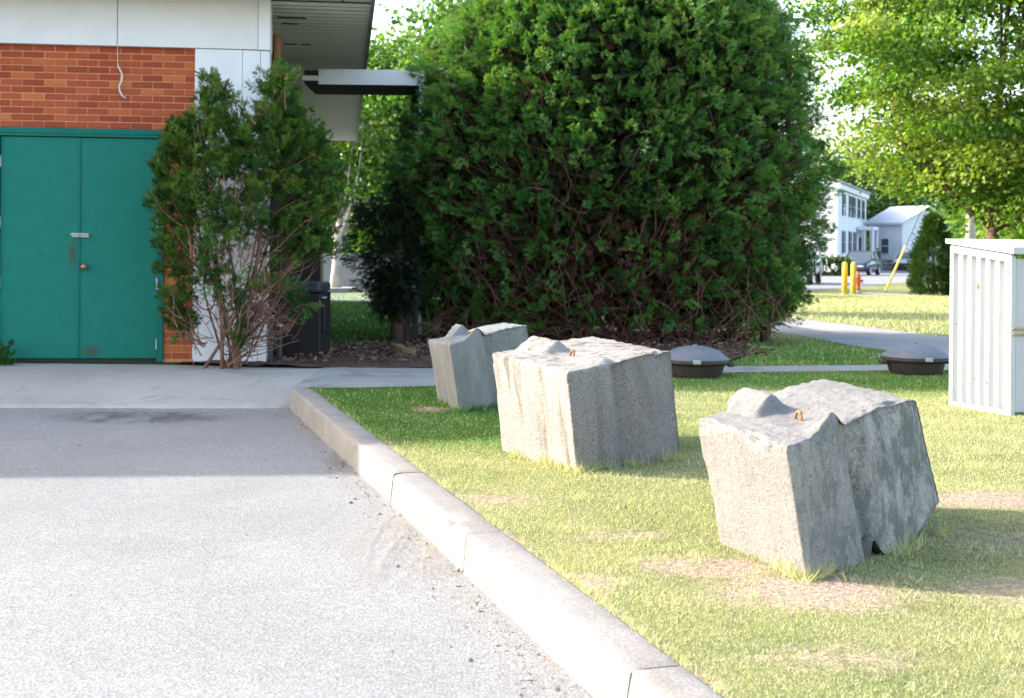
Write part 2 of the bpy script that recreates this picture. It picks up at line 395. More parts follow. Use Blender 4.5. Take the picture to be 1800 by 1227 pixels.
M['car_silver'] = simple('silver_car_paint', (0.42, 0.44, 0.46), 0.25, 0.04, spec=0.6, metal=0.3)
M['car_white'] = simple('white_truck_paint', (0.66, 0.66, 0.66), 0.3, 0.03, spec=0.5)
M['lamp'] = simple('headlight_glass', (0.7, 0.7, 0.68), 0.1, 0.03, spec=0.7)
M['fence_grey'] = simple('grey_fence_board', (0.20, 0.215, 0.235), 0.9, 0.15, 3, stretch=(4, 4, .3))
M['pole'] = simple('pale_utility_pole', (0.42, 0.40, 0.39), 0.8, 0.12, 5, stretch=(4, 4, .2))
M['cloth_dark'] = simple('dark_jacket', (0.02, 0.022, 0.03), 0.9, 0.2)
M['cloth_tan'] = simple('pale_trousers', (0.34, 0.31, 0.27), 0.9, 0.1)
M['skin'] = simple('skin', (0.42, 0.27, 0.20), 0.6, 0.05)
M['cable'] = simple('black_cable', (0.02, 0.02, 0.02), 0.8, 0.1)

# ------------------------------------------------------------------ terrain
ST_P = np.array((11.3, 50.0)); ST_T = np.array((0.447, 0.894)); ST_N = np.array((-0.894, 0.447))
def smooth(x): x = np.clip(x, 0, 1); return x*x*(3-2*x)
def terrain(x, y):
    x = np.asarray(x, float); y = np.asarray(y, float)
    z = np.interp(y, [-50, 15, 24, 44, 60, 90, 160, 600], [0.15, 0.15, 0.08, -0.20, -0.29, -0.48, -0.45, -0.4])
    q = (x-ST_P[0])*ST_N[0] + (y-ST_P[1])*ST_N[1]
    z = z + 0.55*smooth((q-14)/8)*smooth((y-70)/25)
    return z
def kerb_back(y): return 0.55 - 0.2915*(y-3.57)
def bumpy(x, y):
    return smooth((11.2-y)/.8)*0.012*np.sin(x*2.1+1.3*y+0.4)*np.sin(1.7*y-x*0.8) + smooth((11.2-y)/.8)*0.006*np.sin(7*x+3.1*y)*np.sin(5.3*y-2*x)
BARE = [(1.02, 4.62, .34, .26, .95), (.72, 4.95, .3, .2, .8), (2.35, 6.35, .55, .25, .9), (0.95, 3.9, .35, .2, .45), (-.12, 6.3, .35, .25, .5),
        (.45, 5.5, .3, .2, .45), (1.9, 4.7, .5, .3, .6), (-.55, 9.6, .16, .2, .7), (1.6, 3.75, .4, .25, .35), (2.0, 5.5, .6, .5, .4), (0.25, 4.7, .25, .2, .5)]
def shade_green(x, y):  # shaded grass: naturally greener, and darkened by colour to deepen the shade
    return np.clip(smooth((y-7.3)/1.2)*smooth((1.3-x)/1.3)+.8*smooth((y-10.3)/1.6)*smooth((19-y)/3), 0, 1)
def bare(x, y):
    b = np.zeros_like(x)
    for cx, cy, rx, ry, a in BARE:
        b = np.maximum(b, a*np.exp(-((x-cx)/rx)**2-((y-cy)/ry)**2))
    k = x - kerb_back(y)
    b = np.maximum(b, 0.55*np.exp(-(k/0.06)**2)*(y < 11))
    return b

def lawn_sheet():
    ys = list(np.arange(-6, 2.4, .6)) + list(np.arange(2.4, 11.05, 0.07)) + list(np.arange(11.1, 13, .1)) + list(np.arange(13, 24, .5)) + list(np.arange(24, 60, 2)) + list(np.arange(60, 160, 5)) + [200, 260, 340, 450, 600, 900]
    ts = np.concatenate([np.linspace(0, 0.34, 90), np.linspace(0.36, 1, 40)**1.0])
    vs = []; rows = []
    for y in ys:
        if y <= 11.05: xl = kerb_back(y) - 0.01; xr = max(8.0, 60.0)
        elif y < 12.95: xl = -1.62; xr = 60.0
        else: xl = -1.62 if y < 13.0 else -max(60, y*1.2); xr = max(60, y*1.2)
        if y > 13: tt = np.linspace(0, 1, len(ts))
        else: tt = np.where(ts < .345, ts/0.34*0.12, 0.12+(ts-.36)/.64*.88)
        x = xl + (xr-xl)*tt
        z = terrain(x, np.full_like(x, y)) + (bumpy(x, np.full_like(x, y)) if y < 24 else 0)
        z = np.where(np.abs(x-kerb_back(y)) < .05, np.minimum(z, .15), z) if y < 11 else z
        rows.append(np.stack([x, np.full_like(x, y), z], 1))
    n = len(ts); V = np.concatenate(rows)
    fs = []
    for i in range(len(ys)-1):
        for k in range(n-1):
            fs.append((i*n+k, i*n+k+1, (i+1)*n+k+1, (i+1)*n+k))
    me = bpy.data.meshes.new('lawn'); me.from_pydata(V.tolist(), [], fs); me.update()
    a = me.attributes.new('bare', 'FLOAT', 'POINT')
    a.data.foreach_set('value', bare(V[:, 0], V[:, 1]).astype(np.float32))
    a2 = me.attributes.new('shade_green', 'FLOAT', 'POINT'); a2.data.foreach_set('value', shade_green(V[:, 0], V[:, 1]).astype(np.float32))
    me.polygons.foreach_set('use_smooth', [True]*len(me.polygons))
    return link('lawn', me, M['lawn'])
tag(lawn_sheet(), 'mown lawn sloping away to the street', kind='structure')

def strip(name, left, right, mat, zoff=0.0, zfun=None, sub=8, cross=6):
    """sheet between two polylines with as many points"""
    vs = []; fs = []
    L = []; Rr = []
    for i in range(len(left)-1):
        for k in range(sub):
            t = k/sub
            L.append(Vector(left[i]).lerp(Vector(left[i+1]), t)); Rr.append(Vector(right[i]).lerp(Vector(right[i+1]), t))
    L.append(Vector(left[-1])); Rr.append(Vector(right[-1]))
    for a, b in zip(L, Rr):
        for j in range(cross+1):
            p = a.lerp(b, j/cross)
            z = (zfun or terrain)(p.x, p.y)
            vs.append((p.x, p.y, float(z)+zoff))
    for i in range(len(L)-1):
        for j in range(cross):
            fs.append((i*(cross+1)+j, i*(cross+1)+j+1, (i+1)*(cross+1)+j+1, (i+1)*(cross+1)+j))
    me = bpy.data.meshes.new(name); me.from_pydata(vs, [], fs); me.update()
    bm = bmesh.new(); bm.from_mesh(me); bmesh.ops.recalc_face_normals(bm, faces=bm.faces[:])
    if sum(f.normal.z for f in bm.faces) < 0: bmesh.ops.reverse_faces(bm, faces=bm.faces[:])
    bm.to_mesh(me); bm.free()
    return link(name, me, mat)

# parking lot: left of the kerb
pk = strip('parking_lot', [(-40, -8), (-40, 11.3)], [(kerb_back(-8)-.12, -8), (kerb_back(11.3)-.12, 11.3)], M['asphalt'], 0, lambda x, y: 0.004*math.sin(x*.9+y*.5), 20, 20)
tag(pk, 'pale worn asphalt parking lot', kind='structure')
# concrete apron in front of the doors: rises from the asphalt to the door sill
def apron_edge(x):
    e = np.interp(x, [-40, -14, -4.0, -2.6, -2.0, -1.70], [6.2, 9.5, 10.66, 10.78, 10.84, 10.94])
    return e + .030*mnoise.noise(Vector((x*3.1, 2, 0))) + .018*mnoise.noise(Vector((x*11, 5, 0)))
def apron_back(x): return np.interp(x, [-40, -14, -4, -2.6, -2.0, -1.62], [12.0, 12.2, 13.4, 13.5, 13.6, 13.0])
vs_ = []; fs = []
xs = list(np.linspace(-40, -6, 40)) + list(np.arange(-5.9, -1.66, .03)); vstep = [0, .012, .03, .06, .11, .18, .27, .4, .55, .75, 1.0, 1.3, 1.7, 2.1, 2.5, 2.8]
for x in xs:
    e0 = float(apron_edge(x)); bk = float(apron_back(x))
    for k, d_ in enumerate(vstep):
        y = min(e0+d_, bk+.001*k)
        vs_.append((x, y, -.012+.040*float(smooth(d_/.05))+.012*mnoise.noise(Vector((x*5, y*5, 1)))*(1 if d_ < .5 else .2)+.118*float(smooth(d_/1.3))))
m_ = len(vstep)
for i in range(len(xs)-1):
    for k in range(m_-1): fs.append((i*m_+k, (i+1)*m_+k, (i+1)*m_+k+1, i*m_+k+1))
apr = MB().add(vs_, fs).build('concrete_apron', M['apron'], None, None, True)
tag(apr, 'concrete apron sloping down from the green doors', kind='structure')
def stain_mat(name, col, amt):
    m, nt, b = _nt(name)
    tc = _n(nt, 'ShaderNodeTexCoord').outputs['Generated']
    g = _n(nt, 'ShaderNodeTexGradient', gradient_type='SPHERICAL'); nt.links.new(_map(nt, tc, (2, 2, 0), (-1, -1, 0)), g.inputs[0])
    n = _ramp(nt, _noise(nt, _map(nt, tc, (7, 3, 1)), 1.4, 6, .75, .5), [(.40, (0, 0, 0)), (.62, (1, 1, 1))])
    e = _ramp(nt, g.outputs['Fac'], [(0, (0, 0, 0)), (.45, (1, 1, 1))])
    a = _n(nt, 'ShaderNodeMath', operation='MULTIPLY'); nt.links.new(e, a.inputs[0]); nt.links.new(n, a.inputs[1])
    a2 = _n(nt, 'ShaderNodeMath', operation='MULTIPLY'); nt.links.new(a.outputs[0], a2.inputs[0]); a2.inputs[1].default_value = amt
    b.inputs['Base Color'].default_value = (*col, 1); b.inputs['Roughness'].default_value = .9
    nt.links.new(a2.outputs[0], b.inputs['Alpha']); return m
for (x0, x1, y0, y1, c_, a_) in ((-3.5, -2.05, 9.75, 10.62, (.05, .05, .045), .55), (-1.15, -.72, 7.9, 8.9, (.11, .09, .06), .7), (-.75, -.1, 5.1, 6.9, (.34, .29, .24), .45), (-4.6, -3.3, 4.3, 5.6, (.12, .12, .12), .3)):
    MB().add([(x0, y0, .010), (x1, y0, .010), (x1, y1, .010), (x0, y1, .010)], [(0, 1, 2, 3)]).build('stain', stain_mat('lot_stain', c_, a_), pk)
# walkway
wk = strip('walkway', [(-1.75, 10.95), (-1.2, 11.0), (-.64, 11.17), (.6, 11.9), (2.07, 12.66), (3.56, 12.98), (5.2, 13.3)],
           [(-1.75, 12.78), (-1.2, 12.78), (-.6, 12.8), (.9, 13.05), (2.17, 13.3), (3.75, 13.62), (5.2, 14.0)], M['walk'], 0.007, None, 8, 8)
tag(wk, 'narrow grey asphalt walkway behind the concrete blocks', kind='structure')
# driveway
dr = strip('driveway', [(2.0, 32), (2.6, 25), (3.74, 19.1), (4.1, 16), (4.75, 13.7), (7.5, 11.6), (14, 9), (40, 3)],
           [(3.2, 34), (3.6, 29), (4.9, 23.4), (5.85, 18.2), (7.2, 16), (9.5, 14.2), (16, 12), (44, 6)], M['drive'], 0.016, None, 8, 6)
tag(dr, 'curving pale driveway between lawn and street', kind='structure')
# street along ST_T
def sp(t, q): p = ST_P + ST_T*t + ST_N*q; return (float(p[0]), float(p[1]))
stt = strip('street', [sp(t, 0) for t in (-24, -8, 10, 40, 80, 140)], [sp(t, 10) for t in (-24, -8, 10, 40, 80, 140)], M['street'], 0.012, None, 10, 6)
tag(stt, 'town street running away to the right', kind='structure')
fs_ = strip('sidewalk', [sp(t, 10.4) for t in (-24, 10, 60, 140)], [sp(t, 12.0) for t in (-24, 10, 60, 140)], M['apron'], 0.13, None, 10, 3)
tag(fs_, 'concrete sidewalk on the far side of the street', kind='structure')
ns = strip('path', [(12.2, 46.6), (14.4, 42.6), (17, 39), (32, 25)], [(11.4, 45.6), (13.6, 41.7), (16.2, 38.2), (31, 24)], M['drive'], 0.014, None, 8, 3)
tag(ns, 'pale concrete path across the far lawn', kind='structure')
kf = MB()
for t in range(-24, 140, 4):
    a = sp(t, 10.0); b = sp(t+3.98, 10.0); a2 = sp(t, 10.4); b2 = sp(t+3.98, 10.4)
    za = float(terrain(*a)); zb = float(terrain(*b))
    kf.add([(*a, za), (*b, zb), (*b2, zb), (*a2, za), (*a, za+.14), (*b, zb+.14), (*b2, zb+.15), (*a2, za+.15)],
           [(0, 1, 5, 4), (4, 5, 6, 7), (0, 4, 7, 3), (1, 2, 6, 5)])
tag(kf.build('street_kerb', M['kerb']), 'concrete kerb on the far side of the street', kind='structure')
# mulch bed
mb = strip('mulch_bed', [(-3.2, 12.95), (-2.2, 12.74), (-1.2, 12.74), (-.4, 12.80), (1.0, 13.06), (2.0, 13.30), (2.5, 14.6), (2.9, 16.5)],
           [(-3.0, 15.4), (-2.2, 15.6), (-1.5, 15.9), (-1.2, 16.8), (.8, 19), (2.3, 19), (2.9, 18.4), (3.0, 17.4)], M['mulch'], 0.020,
           lambda x, y: float(terrain(x, y)) + 0.025*mnoise.noise(Vector((x*3, y*3, 0))) + .02*mnoise.noise(Vector((x*9, y*9, 3))), 10, 26)
tag(mb, 'brown bark mulch bed under the big hedge', kind='structure')

# ------------------------------------------------------------------ kerb
kerb = empty('kerb', (0, 0, 0)); tag(kerb, 'worn concrete kerb between parking lot and lawn', kind='structure')
KD = Vector((-0.2798, 0.9600, 0)); KN = Vector((-0.9600, -0.2798, 0))   # along (away), towards the road
def kerb_stone(s0, s1, seed):
    n = max(6, int((s1-s0)/0.022)); m = 14
    prof = [(0.0, -.06), (0.0, .146), (0.004, .155), (0.012, .158), (0.06, .159), (0.11, .158), (0.146, .157), (0.153, .154), (0.158, .148), (0.160, .138), (0.164, .10), (0.168, .06), (0.172, .01), (0.174, -.06)]
    vs = []; fs = []
    for i in range(n+1):
        s = s0 + (s1-s0)*i/n
        base = Vector((0.55, 3.57, 0)) + KD*s
        e = min(i, n-i)/2.0; e = 0.005*(1-min(e, 1))**2
        for j, (o, z) in enumerate(prof):
            p = base + KN*(o) + Vector((0, 0, z))
            w = 1.0 if 6 <= j <= 9 else .35
            nz = mnoise.noise(p*6+Vector((seed, 0, 0)))*.006*w + mnoise.noise(p*38)*.0035*w
            chip = max(0, mnoise.noise(p*7+Vector((seed*3, 7, 1)))-.22)*(.11 if 3.4 < p.y < 7 else .045)*(1 if 7 <= j <= 9 else (.4 if j in (6, 10) else 0))*(1+.8*mnoise.noise(p*40))
            if j >= 1: p += KN*(nz-chip-e) + Vector((0, 0, nz*.6-chip*.7-e))
            vs.append(p)
    for i in range(n):
        for j in range(m-1):
            fs.append((i*m+j, i*m+j+1, (i+1)*m+j+1, (i+1)*m+j))
    b = MB(); b.add(vs, fs); b.add(vs[:m], [tuple(range(m-1, -1, -1))]); b.add(vs[n*m:], [tuple(range(m))]); return b.build('kerb_stone', M['kerb'], kerb, None, True)
for a, b_ in ((-6, -3.2), (-3.188, .232), (.243, 2.047), (2.050, 3.538), (3.562, 5.9), (5.904, 7.62)):
    kerb_stone(a, b_, a)

# ------------------------------------------------------------------ main building (local u along wall, v into depth)
PSI = R(7)
BC = Vector((-2.387, 13.323, 0))
bld = empty('brick_building', BC, PSI)
tag(bld, 'single storey brick building with white fascia and teal green double doors', 'building')
# brick wall
W = MB()
W.box(-11.6, -2.60, 0.012, .30, .05, 2.395); W.box(-2.60, -.70, 0.012, .30, 2.395, 3.70); W.box(-11.6, -2.60, .012, .30, 2.396, 3.7)
W.box(-.99, -.70, .012, .30, .05, 2.394)
wall = W.build('wall', M['mortar'], bld)
bm_full = MB().bbox(0, .1930, 0, .06, 0, .0565, .004).mesh('brick_full')
bm_half = MB().bbox(0, .0930, 0, .06, 0, .0565, .004).mesh('brick_half')
bm_q = MB().bbox(0, .0740, 0, .06, 0, .0565, .004).mesh('brick_cut')
for m_ in (bm_full, bm_half, bm_q): m_.materials.append(M['brick'])
def brick(me, u, z):
    o = link('brick', me, None, wall, (u, .006+random.uniform(-.0025, .0025), z)); return o
for r in range(12):
    z = 2.401 + r*.0664
    u = -.708 if r % 2 == 0 else -.708
    if r % 2: u -= .0930; brick(bm_half, u, z); u -= .0095
    while u > -3.9:
        u -= .1930; brick(bm_full, u, z); u -= .0095
for r in range(33):
    z = .185 + r*.0668
    if r % 2 == 0:
        brick(bm_full, -.708-.193, z); brick(bm_q, -.708-.193-.0095-.074, z)
    else:
        brick(bm_q, -.708-.074, z); brick(bm_full, -.708-.074-.0095-.193, z)
wl_ = MB().box(-11.6, -3.95, -.002, .010, .05, 3.19); wl_.box(-3.949, -2.61, -.002, .010, .05, 2.398)
wl_.build('brick_facing', M['brickwall'], bld)
# fascia panels, pilaster
for (a, b_) in ((-1.432, -.105), (-4.20, -1.438), (-7.0, -4.206), (-9.8, -7.006)):
    MB().bbox(a, b_, -.055, .02, 3.190, 3.72, .004).build('fascia_panel', M['white_panel'], bld)
MB().bbox(-.101, .012, -.075, .30, 3.186, 3.72, .004).build('corner_trim', M['white_board'], bld)
MB().bbox(-.704, -.256, -.035, .02, .16, 3.186, .003).build('pilaster_board', M['white_board'], bld)
MB().bbox(-.252, -.082, -.037, .02, .16, 3.184, .003).build('pilaster_board', M['white_board'], bld)
MB().bbox(-.078, .004, -.045, .30, .10, 3.182, .004).build('corner_post', M['white_board'], bld)
MB().box(-.70, -.004, -.02, .28, .08, .175).build('pilaster_plinth', M['apron'], bld)
# side wall (set back), dark
MB().box(-.42, -.30, .302, 19.0, .05, 3.70).build('side_wall', M['darkwall'], bld)
MB().box(-11.5, -.42, 18.8, 19.0, .05, 3.70).build('rear_wall', M['darkwall'], bld)
# soffit: individual metal strips on the right overhang
SZ = 3.695
sm_me = MB().prism([(.0, .010), (.008, .0), (.132, .0), (.140, .010), (.140, .016), (.0, .016)], -.30, .985).xform(lambda p: Vector((p.y, p.x, p.z))).mesh('soffit_strip'); sm_me.materials.append(M['soffit'])
for i in range(84):
    link('soffit_strip', sm_me, None, bld, (0, .045 + i*.220, SZ+.001*((i*7) % 3)))
so = MB()
for i in range(24):
    so.box(-6.3+i*.305, -6.3+i*.305+.292, -.60, .028, SZ+.001, SZ+.014)
so.build('front_soffit', M['soffit'], bld)
MB().box(-.3, .985, .05, 18.5, SZ+.018, SZ+.024).build('soffit_backing', M['soffit_dark'], bld)
MB().box(-11.6, .99, .030, .042, SZ-.012, SZ+.016).build('soffit_joint', M['soffit_dark'], bld)
for (u, v, l) in ((.02, 1.05, .30), (.0, 3.0, .16), (.2, 3.0, .12), (.05, 1.45, .18)):
    MB().box(u, u+l, v, v+.07, SZ-.004, SZ+.003).build('vent_slot', M['soffit_dark'], bld)
MB().box(-11.6, 1.0, -.66, -.60, SZ-.02, SZ+.24).build('roof_edge', M['roof_edge'], bld)
MB().box(.987, 1.02, -.66, 18.5, SZ-.02, SZ+.24).build('roof_edge', M['roof_edge'], bld)
rf = MB(); rf.add([(-11.6, -.68, SZ+.241), (1.03, -.68, SZ+.241), (1.03, 18.7, SZ+.241), (-11.6, 18.7, SZ+.241), (-11.6, 9, SZ+.5), (-4, 9, SZ+.5), (-11.6, -.68, SZ+.03), (1.03, -.68, SZ+.03), (1.03, 18.7, SZ+.03), (-11.6, 18.7, SZ+.03)],
    [(0, 1, 5, 4), (1, 2, 5), (2, 3, 4, 5), (6, 9, 8, 7), (6, 7, 1, 0), (7, 8, 2, 1), (8, 9, 3, 2)])
rf.build('roof', M['roofing'], bld)
# rusty leader pipe stub under the eave by the corner
MB().tube([(.03, .36, 3.40), (.06, .36, 3.36), (.055, .36, 3.2), (.05, .35, 2.9)], [.02, .04, .042, .03], 10).build('rusty_downspout', M['rust'], bld)
# door frame and doors
fr = MB(); fr.bbox(-2.585, -.988, -.012, .10, 2.316, 2.397, .004); fr.build('door_frame', M['green_frame'], bld)
MB().bbox(-1.045, -.986, -.014, .10, .155, 2.312, .004).build('door_frame', M['green_frame'], bld)
MB().bbox(-2.585, -2.522, -.014, .10, .155, 2.312, .004).build('door_frame', M['green_frame'], bld)
MB().bbox(-2.53, -1.04, -.022, .02, 2.345, 2.358, .002).build('drip_bead', M['green_frame'], bld)
def door(u0, u1, hinge_u):
    d = MB().bbox(u0, u1, .012, .055, .188, 2.308, .003).build('door_leaf', M['green_door'], bld)
    for z in (2.07, 1.49, .91, .325):
        MB().tube([(hinge_u, .004, z-.052), (hinge_u, .004, z+.052)], .0115, 8).build('hinge', M['steel'], d)
    return d
dl = door(-2.515, -1.781, -2.519); drr = door(-1.776, -1.048, -1.0465)
MB().bbox(-1.800, -1.774, .004, .014, .19, 2.306, .002).build('astragal', M['green_frame'], dl)
MB().bbox(-1.850, -1.775, -.012, .012, 1.352, 1.392, .004).tube([(-1.86, -.016, 1.378), (-1.70, -.016, 1.378)], .0085, 8).bbox(-1.772, -1.69, -.008, .012, 1.350, 1.392, .004).build('hasp_bolt', M['steel'], drr)
MB().lathe([(.006, -.0), (.030, .001), (.030, .006), (.012, .010), (.012, .03), (.024, .036), (.030, .046), (.029, .058), (.018, .068), (.002, .071)], 20).xform(lambda p: Vector((p.x-1.727, .010-p.z, p.y+1.068))).build('door_knob', M['brass'], drr, None, True)
MB().box(-2.515, -1.048, .03, .09, .15, .186).build('threshold', M['soffit_dark'], bld)
def rust_stain_material():
    m, nt, b = _nt('rubbed_rust_stain')
    tc = _n(nt, 'ShaderNodeTexCoord').outputs['Generated']
    g = _n(nt, 'ShaderNodeTexGradient', gradient_type='SPHERICAL')
    nt.links.new(_map(nt, tc, (2, 0, 2), (-1, 0, -1)), g.inputs[0])
    n = _noise(nt, tc, 5, 5, .7)
    a = _n(nt, 'ShaderNodeMath', operation='MULTIPLY'); nt.links.new(g.outputs['Fac'], a.inputs[0]); nt.links.new(n, a.inputs[1])
    a2 = _n(nt, 'ShaderNodeMath', operation='MULTIPLY'); nt.links.new(a.outputs[0], a2.inputs[0]); a2.inputs[1].default_value = .55; a2.use_clamp = True
    b.inputs['Base Color'].default_value = (.12, .075, .03, 1); b.inputs['Roughness'].default_value = .8
    nt.links.new(a2.outputs[0], b.inputs['Alpha']); return m
M['stain'] = rust_stain_material()
MB().box(-1.772, -1.56, .0105, .0115, .19, .34).build('rust_stain', M['stain'], drr)
MB().box(-1.90, -1.782, .0085, .0095, 1.02, 1.36).build('rust_stain', M['stain'], dl)
# loose white cable on the wall
cb = MB().tube([(-1.432, -.062, 3.19), (-1.434, -.03, 3.10), (-1.433, -.018, 3.03), (-1.43, -.016, 3.0), (-1.40, -.02, 2.945), (-1.388, -.022, 2.90), (-1.40, -.022, 2.85), (-1.418, -.022, 2.81), (-1.412, -.022, 2.76), (-1.39, -.022, 2.72), (-1.352, -.02, 2.69)],
    [.003, .003, .004, .008, .0095, .0095, .0095, .0095, .0095, .009, .007], 8).build('loose_cable', M['white_wire'], None, None, True)
cb.location = BC; cb.rotation_euler = (0, 0, PSI)
tag(cb, 'loose white cable curling down the brickwork above the green doors', 'cable')
# dark vestibule under the canopy
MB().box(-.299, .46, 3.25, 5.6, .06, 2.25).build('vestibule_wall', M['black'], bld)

# canopy with post (its own thing, joined to the building only by its beam)
cp = empty('entrance_canopy', (0, 17.0, 0), R(2)); tag(cp, 'flat white entrance canopy with slim post beside the big hedge', 'canopy')
MB().bbox(-2.42, -1.10, -.0, .03, 3.285, 3.475, .004).build('fascia_board', M['white_fascia'], cp)
MB().bbox(-1.13, -1.10, .032, 1.3, 3.285, 3.475, .004).build('fascia_board', M['white_fascia'], cp)
MB().box(-2.6, -1.131, .032, 1.3, 3.30, 3.46).build('deck', M['darkwall'], cp)
MB().bbox(-2.62, -2.425, .0, .03, 3.33, 3.39, .003).build('tie_beam', M['white_fascia'], cp)
MB().bbox(-1.175, -1.118, .04, .10, .12, 3.299, .004).build('post', M['white_fascia'], cp)

# unseen taller wing inferred from the lot shadow, gable shaped to cast it
tall = empty('shadow_hall', (-13.8, 10.52, 0), PSI); tag(tall, 'unseen tall brick hall left of the doors, gable roof shaped to cast the lot shadow', 'building')
MB().box(-14, -.4, .4, 3.47, 0, 7.5).build('wall', M['brickwall'], tall)
g = MB().add([(-14.3, 0, 7.5), (0, 0, 7.5), (0, 1.935, 8.79), (-14.3, 1.935, 8.79), (0, 3.87, 7.5), (-14.3, 3.87, 7.5)], [(0, 1, 2, 3), (3, 2, 4, 5), (1, 4, 2), (0, 3, 5), (0, 5, 4, 1)])
g.build('roof', M['roofing'], tall)
for k in range(4):
    MB().bbox(-12.5+k*3.1, -11.2+k*3.1, .36, .44, 4.2, 6.2, .02).build('window', M['glass'], tall)

# ------------------------------------------------------------------ foliage machinery
def frames(dirs, ref=None):
    y = dirs/np.linalg.norm(dirs, axis=1, keepdims=True)
    r = rng.normal(size=y.shape) if ref is None else ref+rng.normal(size=y.shape)*.28
    x = np.cross(y, r); x /= np.linalg.norm(x, axis=1, keepdims=True)+1e-9
    z = np.cross(x, y); return x, y, z
def cards(name, pos, dirs, size, tmpl, tone, mat, parent=None, ref=None):
    tmpl = np.asarray(tmpl, float)               # (T,3,3)
    x, y, z = frames(dirs, ref)
    T = tmpl.shape[0]; N = len(pos)
    s = size[:, None, None]
    t = tmpl.reshape(-1, 3)
    V = pos[:, None, :] + s*(t[None, :, 0, None]*x[:, None, :] + t[None, :, 1, None]*y[:, None, :] + t[None, :, 2, None]*z[:, None, :])
    V = V.reshape(-1, 3).astype(np.float32)
    nf = N*T
    me = bpy.data.meshes.new(name)
    me.vertices.add(nf*3); me.vertices.foreach_set('co', V.ravel())
    me.loops.add(nf*3); me.loops.foreach_set('vertex_index', np.arange(nf*3, dtype=np.int32))
    me.polygons.add(nf)
    me.polygons.foreach_set('loop_start', np.arange(0, nf*3, 3, dtype=np.int32))
    me.polygons.foreach_set('loop_total', np.full(nf, 3, dtype=np.int32))
    me.update(calc_edges=True)
    a = me.attributes.new('tone', 'FLOAT', 'FACE')
    a.data.foreach_set('value', np.repeat(tone, T).astype(np.float32))
    return link(name, me, mat, parent)
def fan():
    """feathery flat thuja spray"""
    t = []
    for k, (b, l, ang) in enumerate(((.05, .50, 46), (.30, .52, 40), (.55, .42, 34))):
        for sgn in (-1, 1):
            a = R(ang); dx = math.sin(a)*l*sgn; dy = math.cos(a)*l
            t.append([(-.02*sgn, b-.08, 0), (0.03*sgn, b+.17, .02), (dx, b+dy, -.14*l)])
    t.append([(-.06, .6, 0), (.06, .6, 0), (0, 1.05, -.04)])
    return t
FAN = fan()
LEAF = [[(0, 0, 0), (.42, .45, .10), (0, 1, -.05)], [(0, 0, 0), (0, 1, -.05), (-.42, .45, .10)]]
BLADE = [[(-.5, 0, 0), (.5, 0, 0), (0, 1, 0)]]
def nz(p, s, off=0.0):
    """cheap vectorised value noise, about -1..1"""
    q = p*s+off
    return (np.sin(q[:, 0]*1.7+1.1*np.sin(q[:, 1]*1.3)+.7*q[:, 2]) + np.sin(q[:, 1]*2.1+1.3*np.sin(q[:, 2]*1.1)-.5*q[:, 0]) + np.sin(q[:, 2]*1.9+1.2*np.sin(q[:, 0]*1.5)+.6*q[:, 1]))/3
def curvy(p0, p1, bend, n=6, sag=0.0):
    p0 = Vector(p0); p1 = Vector(p1); out = []
    a = Vector((random.gauss(0, 1), random.gauss(0, 1), random.gauss(0, 1)))*bend; b = Vector((random.gauss(0, 1), random.gauss(0, 1), random.gauss(0, 1)))*bend
    for i in range(n+1):
        t = i/n
        p = p0.lerp(p1, t) + a*math.sin(math.pi*t)*.6 + b*math.sin(2*math.pi*t)*.3
        p.z += sag*math.sin(math.pi*t); out.append(p)
    return out

# ------------------------------------------------------------------ big arborvitae hedge
HZ = np.array([.05, .15, .40, .66, 1.17, 2.27, 3.0, 3.73, 4.3, 4.75, 5.05])
HL = np.array([-.9, -1.05, -1.16, -1.28, -1.50, -1.66, -1.42, -1.12, -.62, .05, 1.0])
HR = np.array([2.6, 2.95, 3.50, 3.68, 3.85, 3.95, 3.84, 3.62, 3.32, 2.75, 1.6])
HY = 17.7
hedge = empty('arborvitae_hedge', (1.3, HY, .1)); tag(hedge, 'huge dense dark green arborvitae hedge behind the three concrete blocks', 'hedge')
HO = np.array((1.3, HY, .1))
def hedge_surf(z, th):
    l = np.interp(z, HZ, HL); r = np.interp(z, HZ, HR)
    cx = (l+r)/2; rx = (r-l)/2; ry = np.minimum(rx*.78, 2.2)
    c = np.cos(th); s = np.sin(th); e = .80
    return np.stack([cx+rx*np.sign(c)*np.abs(c)**e, HY+ry*np.sign(s)*np.abs(s)**e, z], 1), cx
def hedge_points(N, rho0, rho1, front=.68):
    z = np.where(rng.random(N) < .86, rng.uniform(.35, 4.4, N), rng.uniform(4.2, 5.05, N))
    th = np.where(rng.random(N) < front, rng.uniform(math.pi*.98, 2.02*math.pi, N), rng.uniform(0, math.pi, N))
    p, cx = hedge_surf(z, th)
    rho = rng.uniform(rho0, rho1, N)
    ctr = np.stack([cx, np.full(N, HY), z*.9+.2], 1)
    rr = rho*(1+.075*nz(p, 1.9)+.055*nz(p, 4.6, 2.0))
    p = ctr + (p-ctr)*rr[:, None]
    n = p-ctr; n[:, 2] += .25; n /= np.linalg.norm(n, axis=1, keepdims=True)
    return p, n, z
cl, cn, cz = hedge_points(5600, .87, 1.0)
thin = nz(cl, 2.2, 5.0)
lowness = np.clip(1.5-cl[:, 2], 0, 1.5)/1.5
band = np.exp(-((cl[:, 0]-1.1)/.9)**2-((cl[:, 2]-1.6)/.45)**2)+1.1*np.exp(-((cl[:, 0]-1.5)/1.5)**2-((cl[:, 2]-.75)/.5)**2)+.5*np.exp(-((cl[:, 0]-.2)/.5)**2-((cl[:, 2]-1.2)/.4)**2)
keep = rng.random(len(cl)) > np.clip(.02+.14*(thin > .3)+.20*lowness+.32*band, 0, .75)
cl, cn = cl[keep], cn[keep]
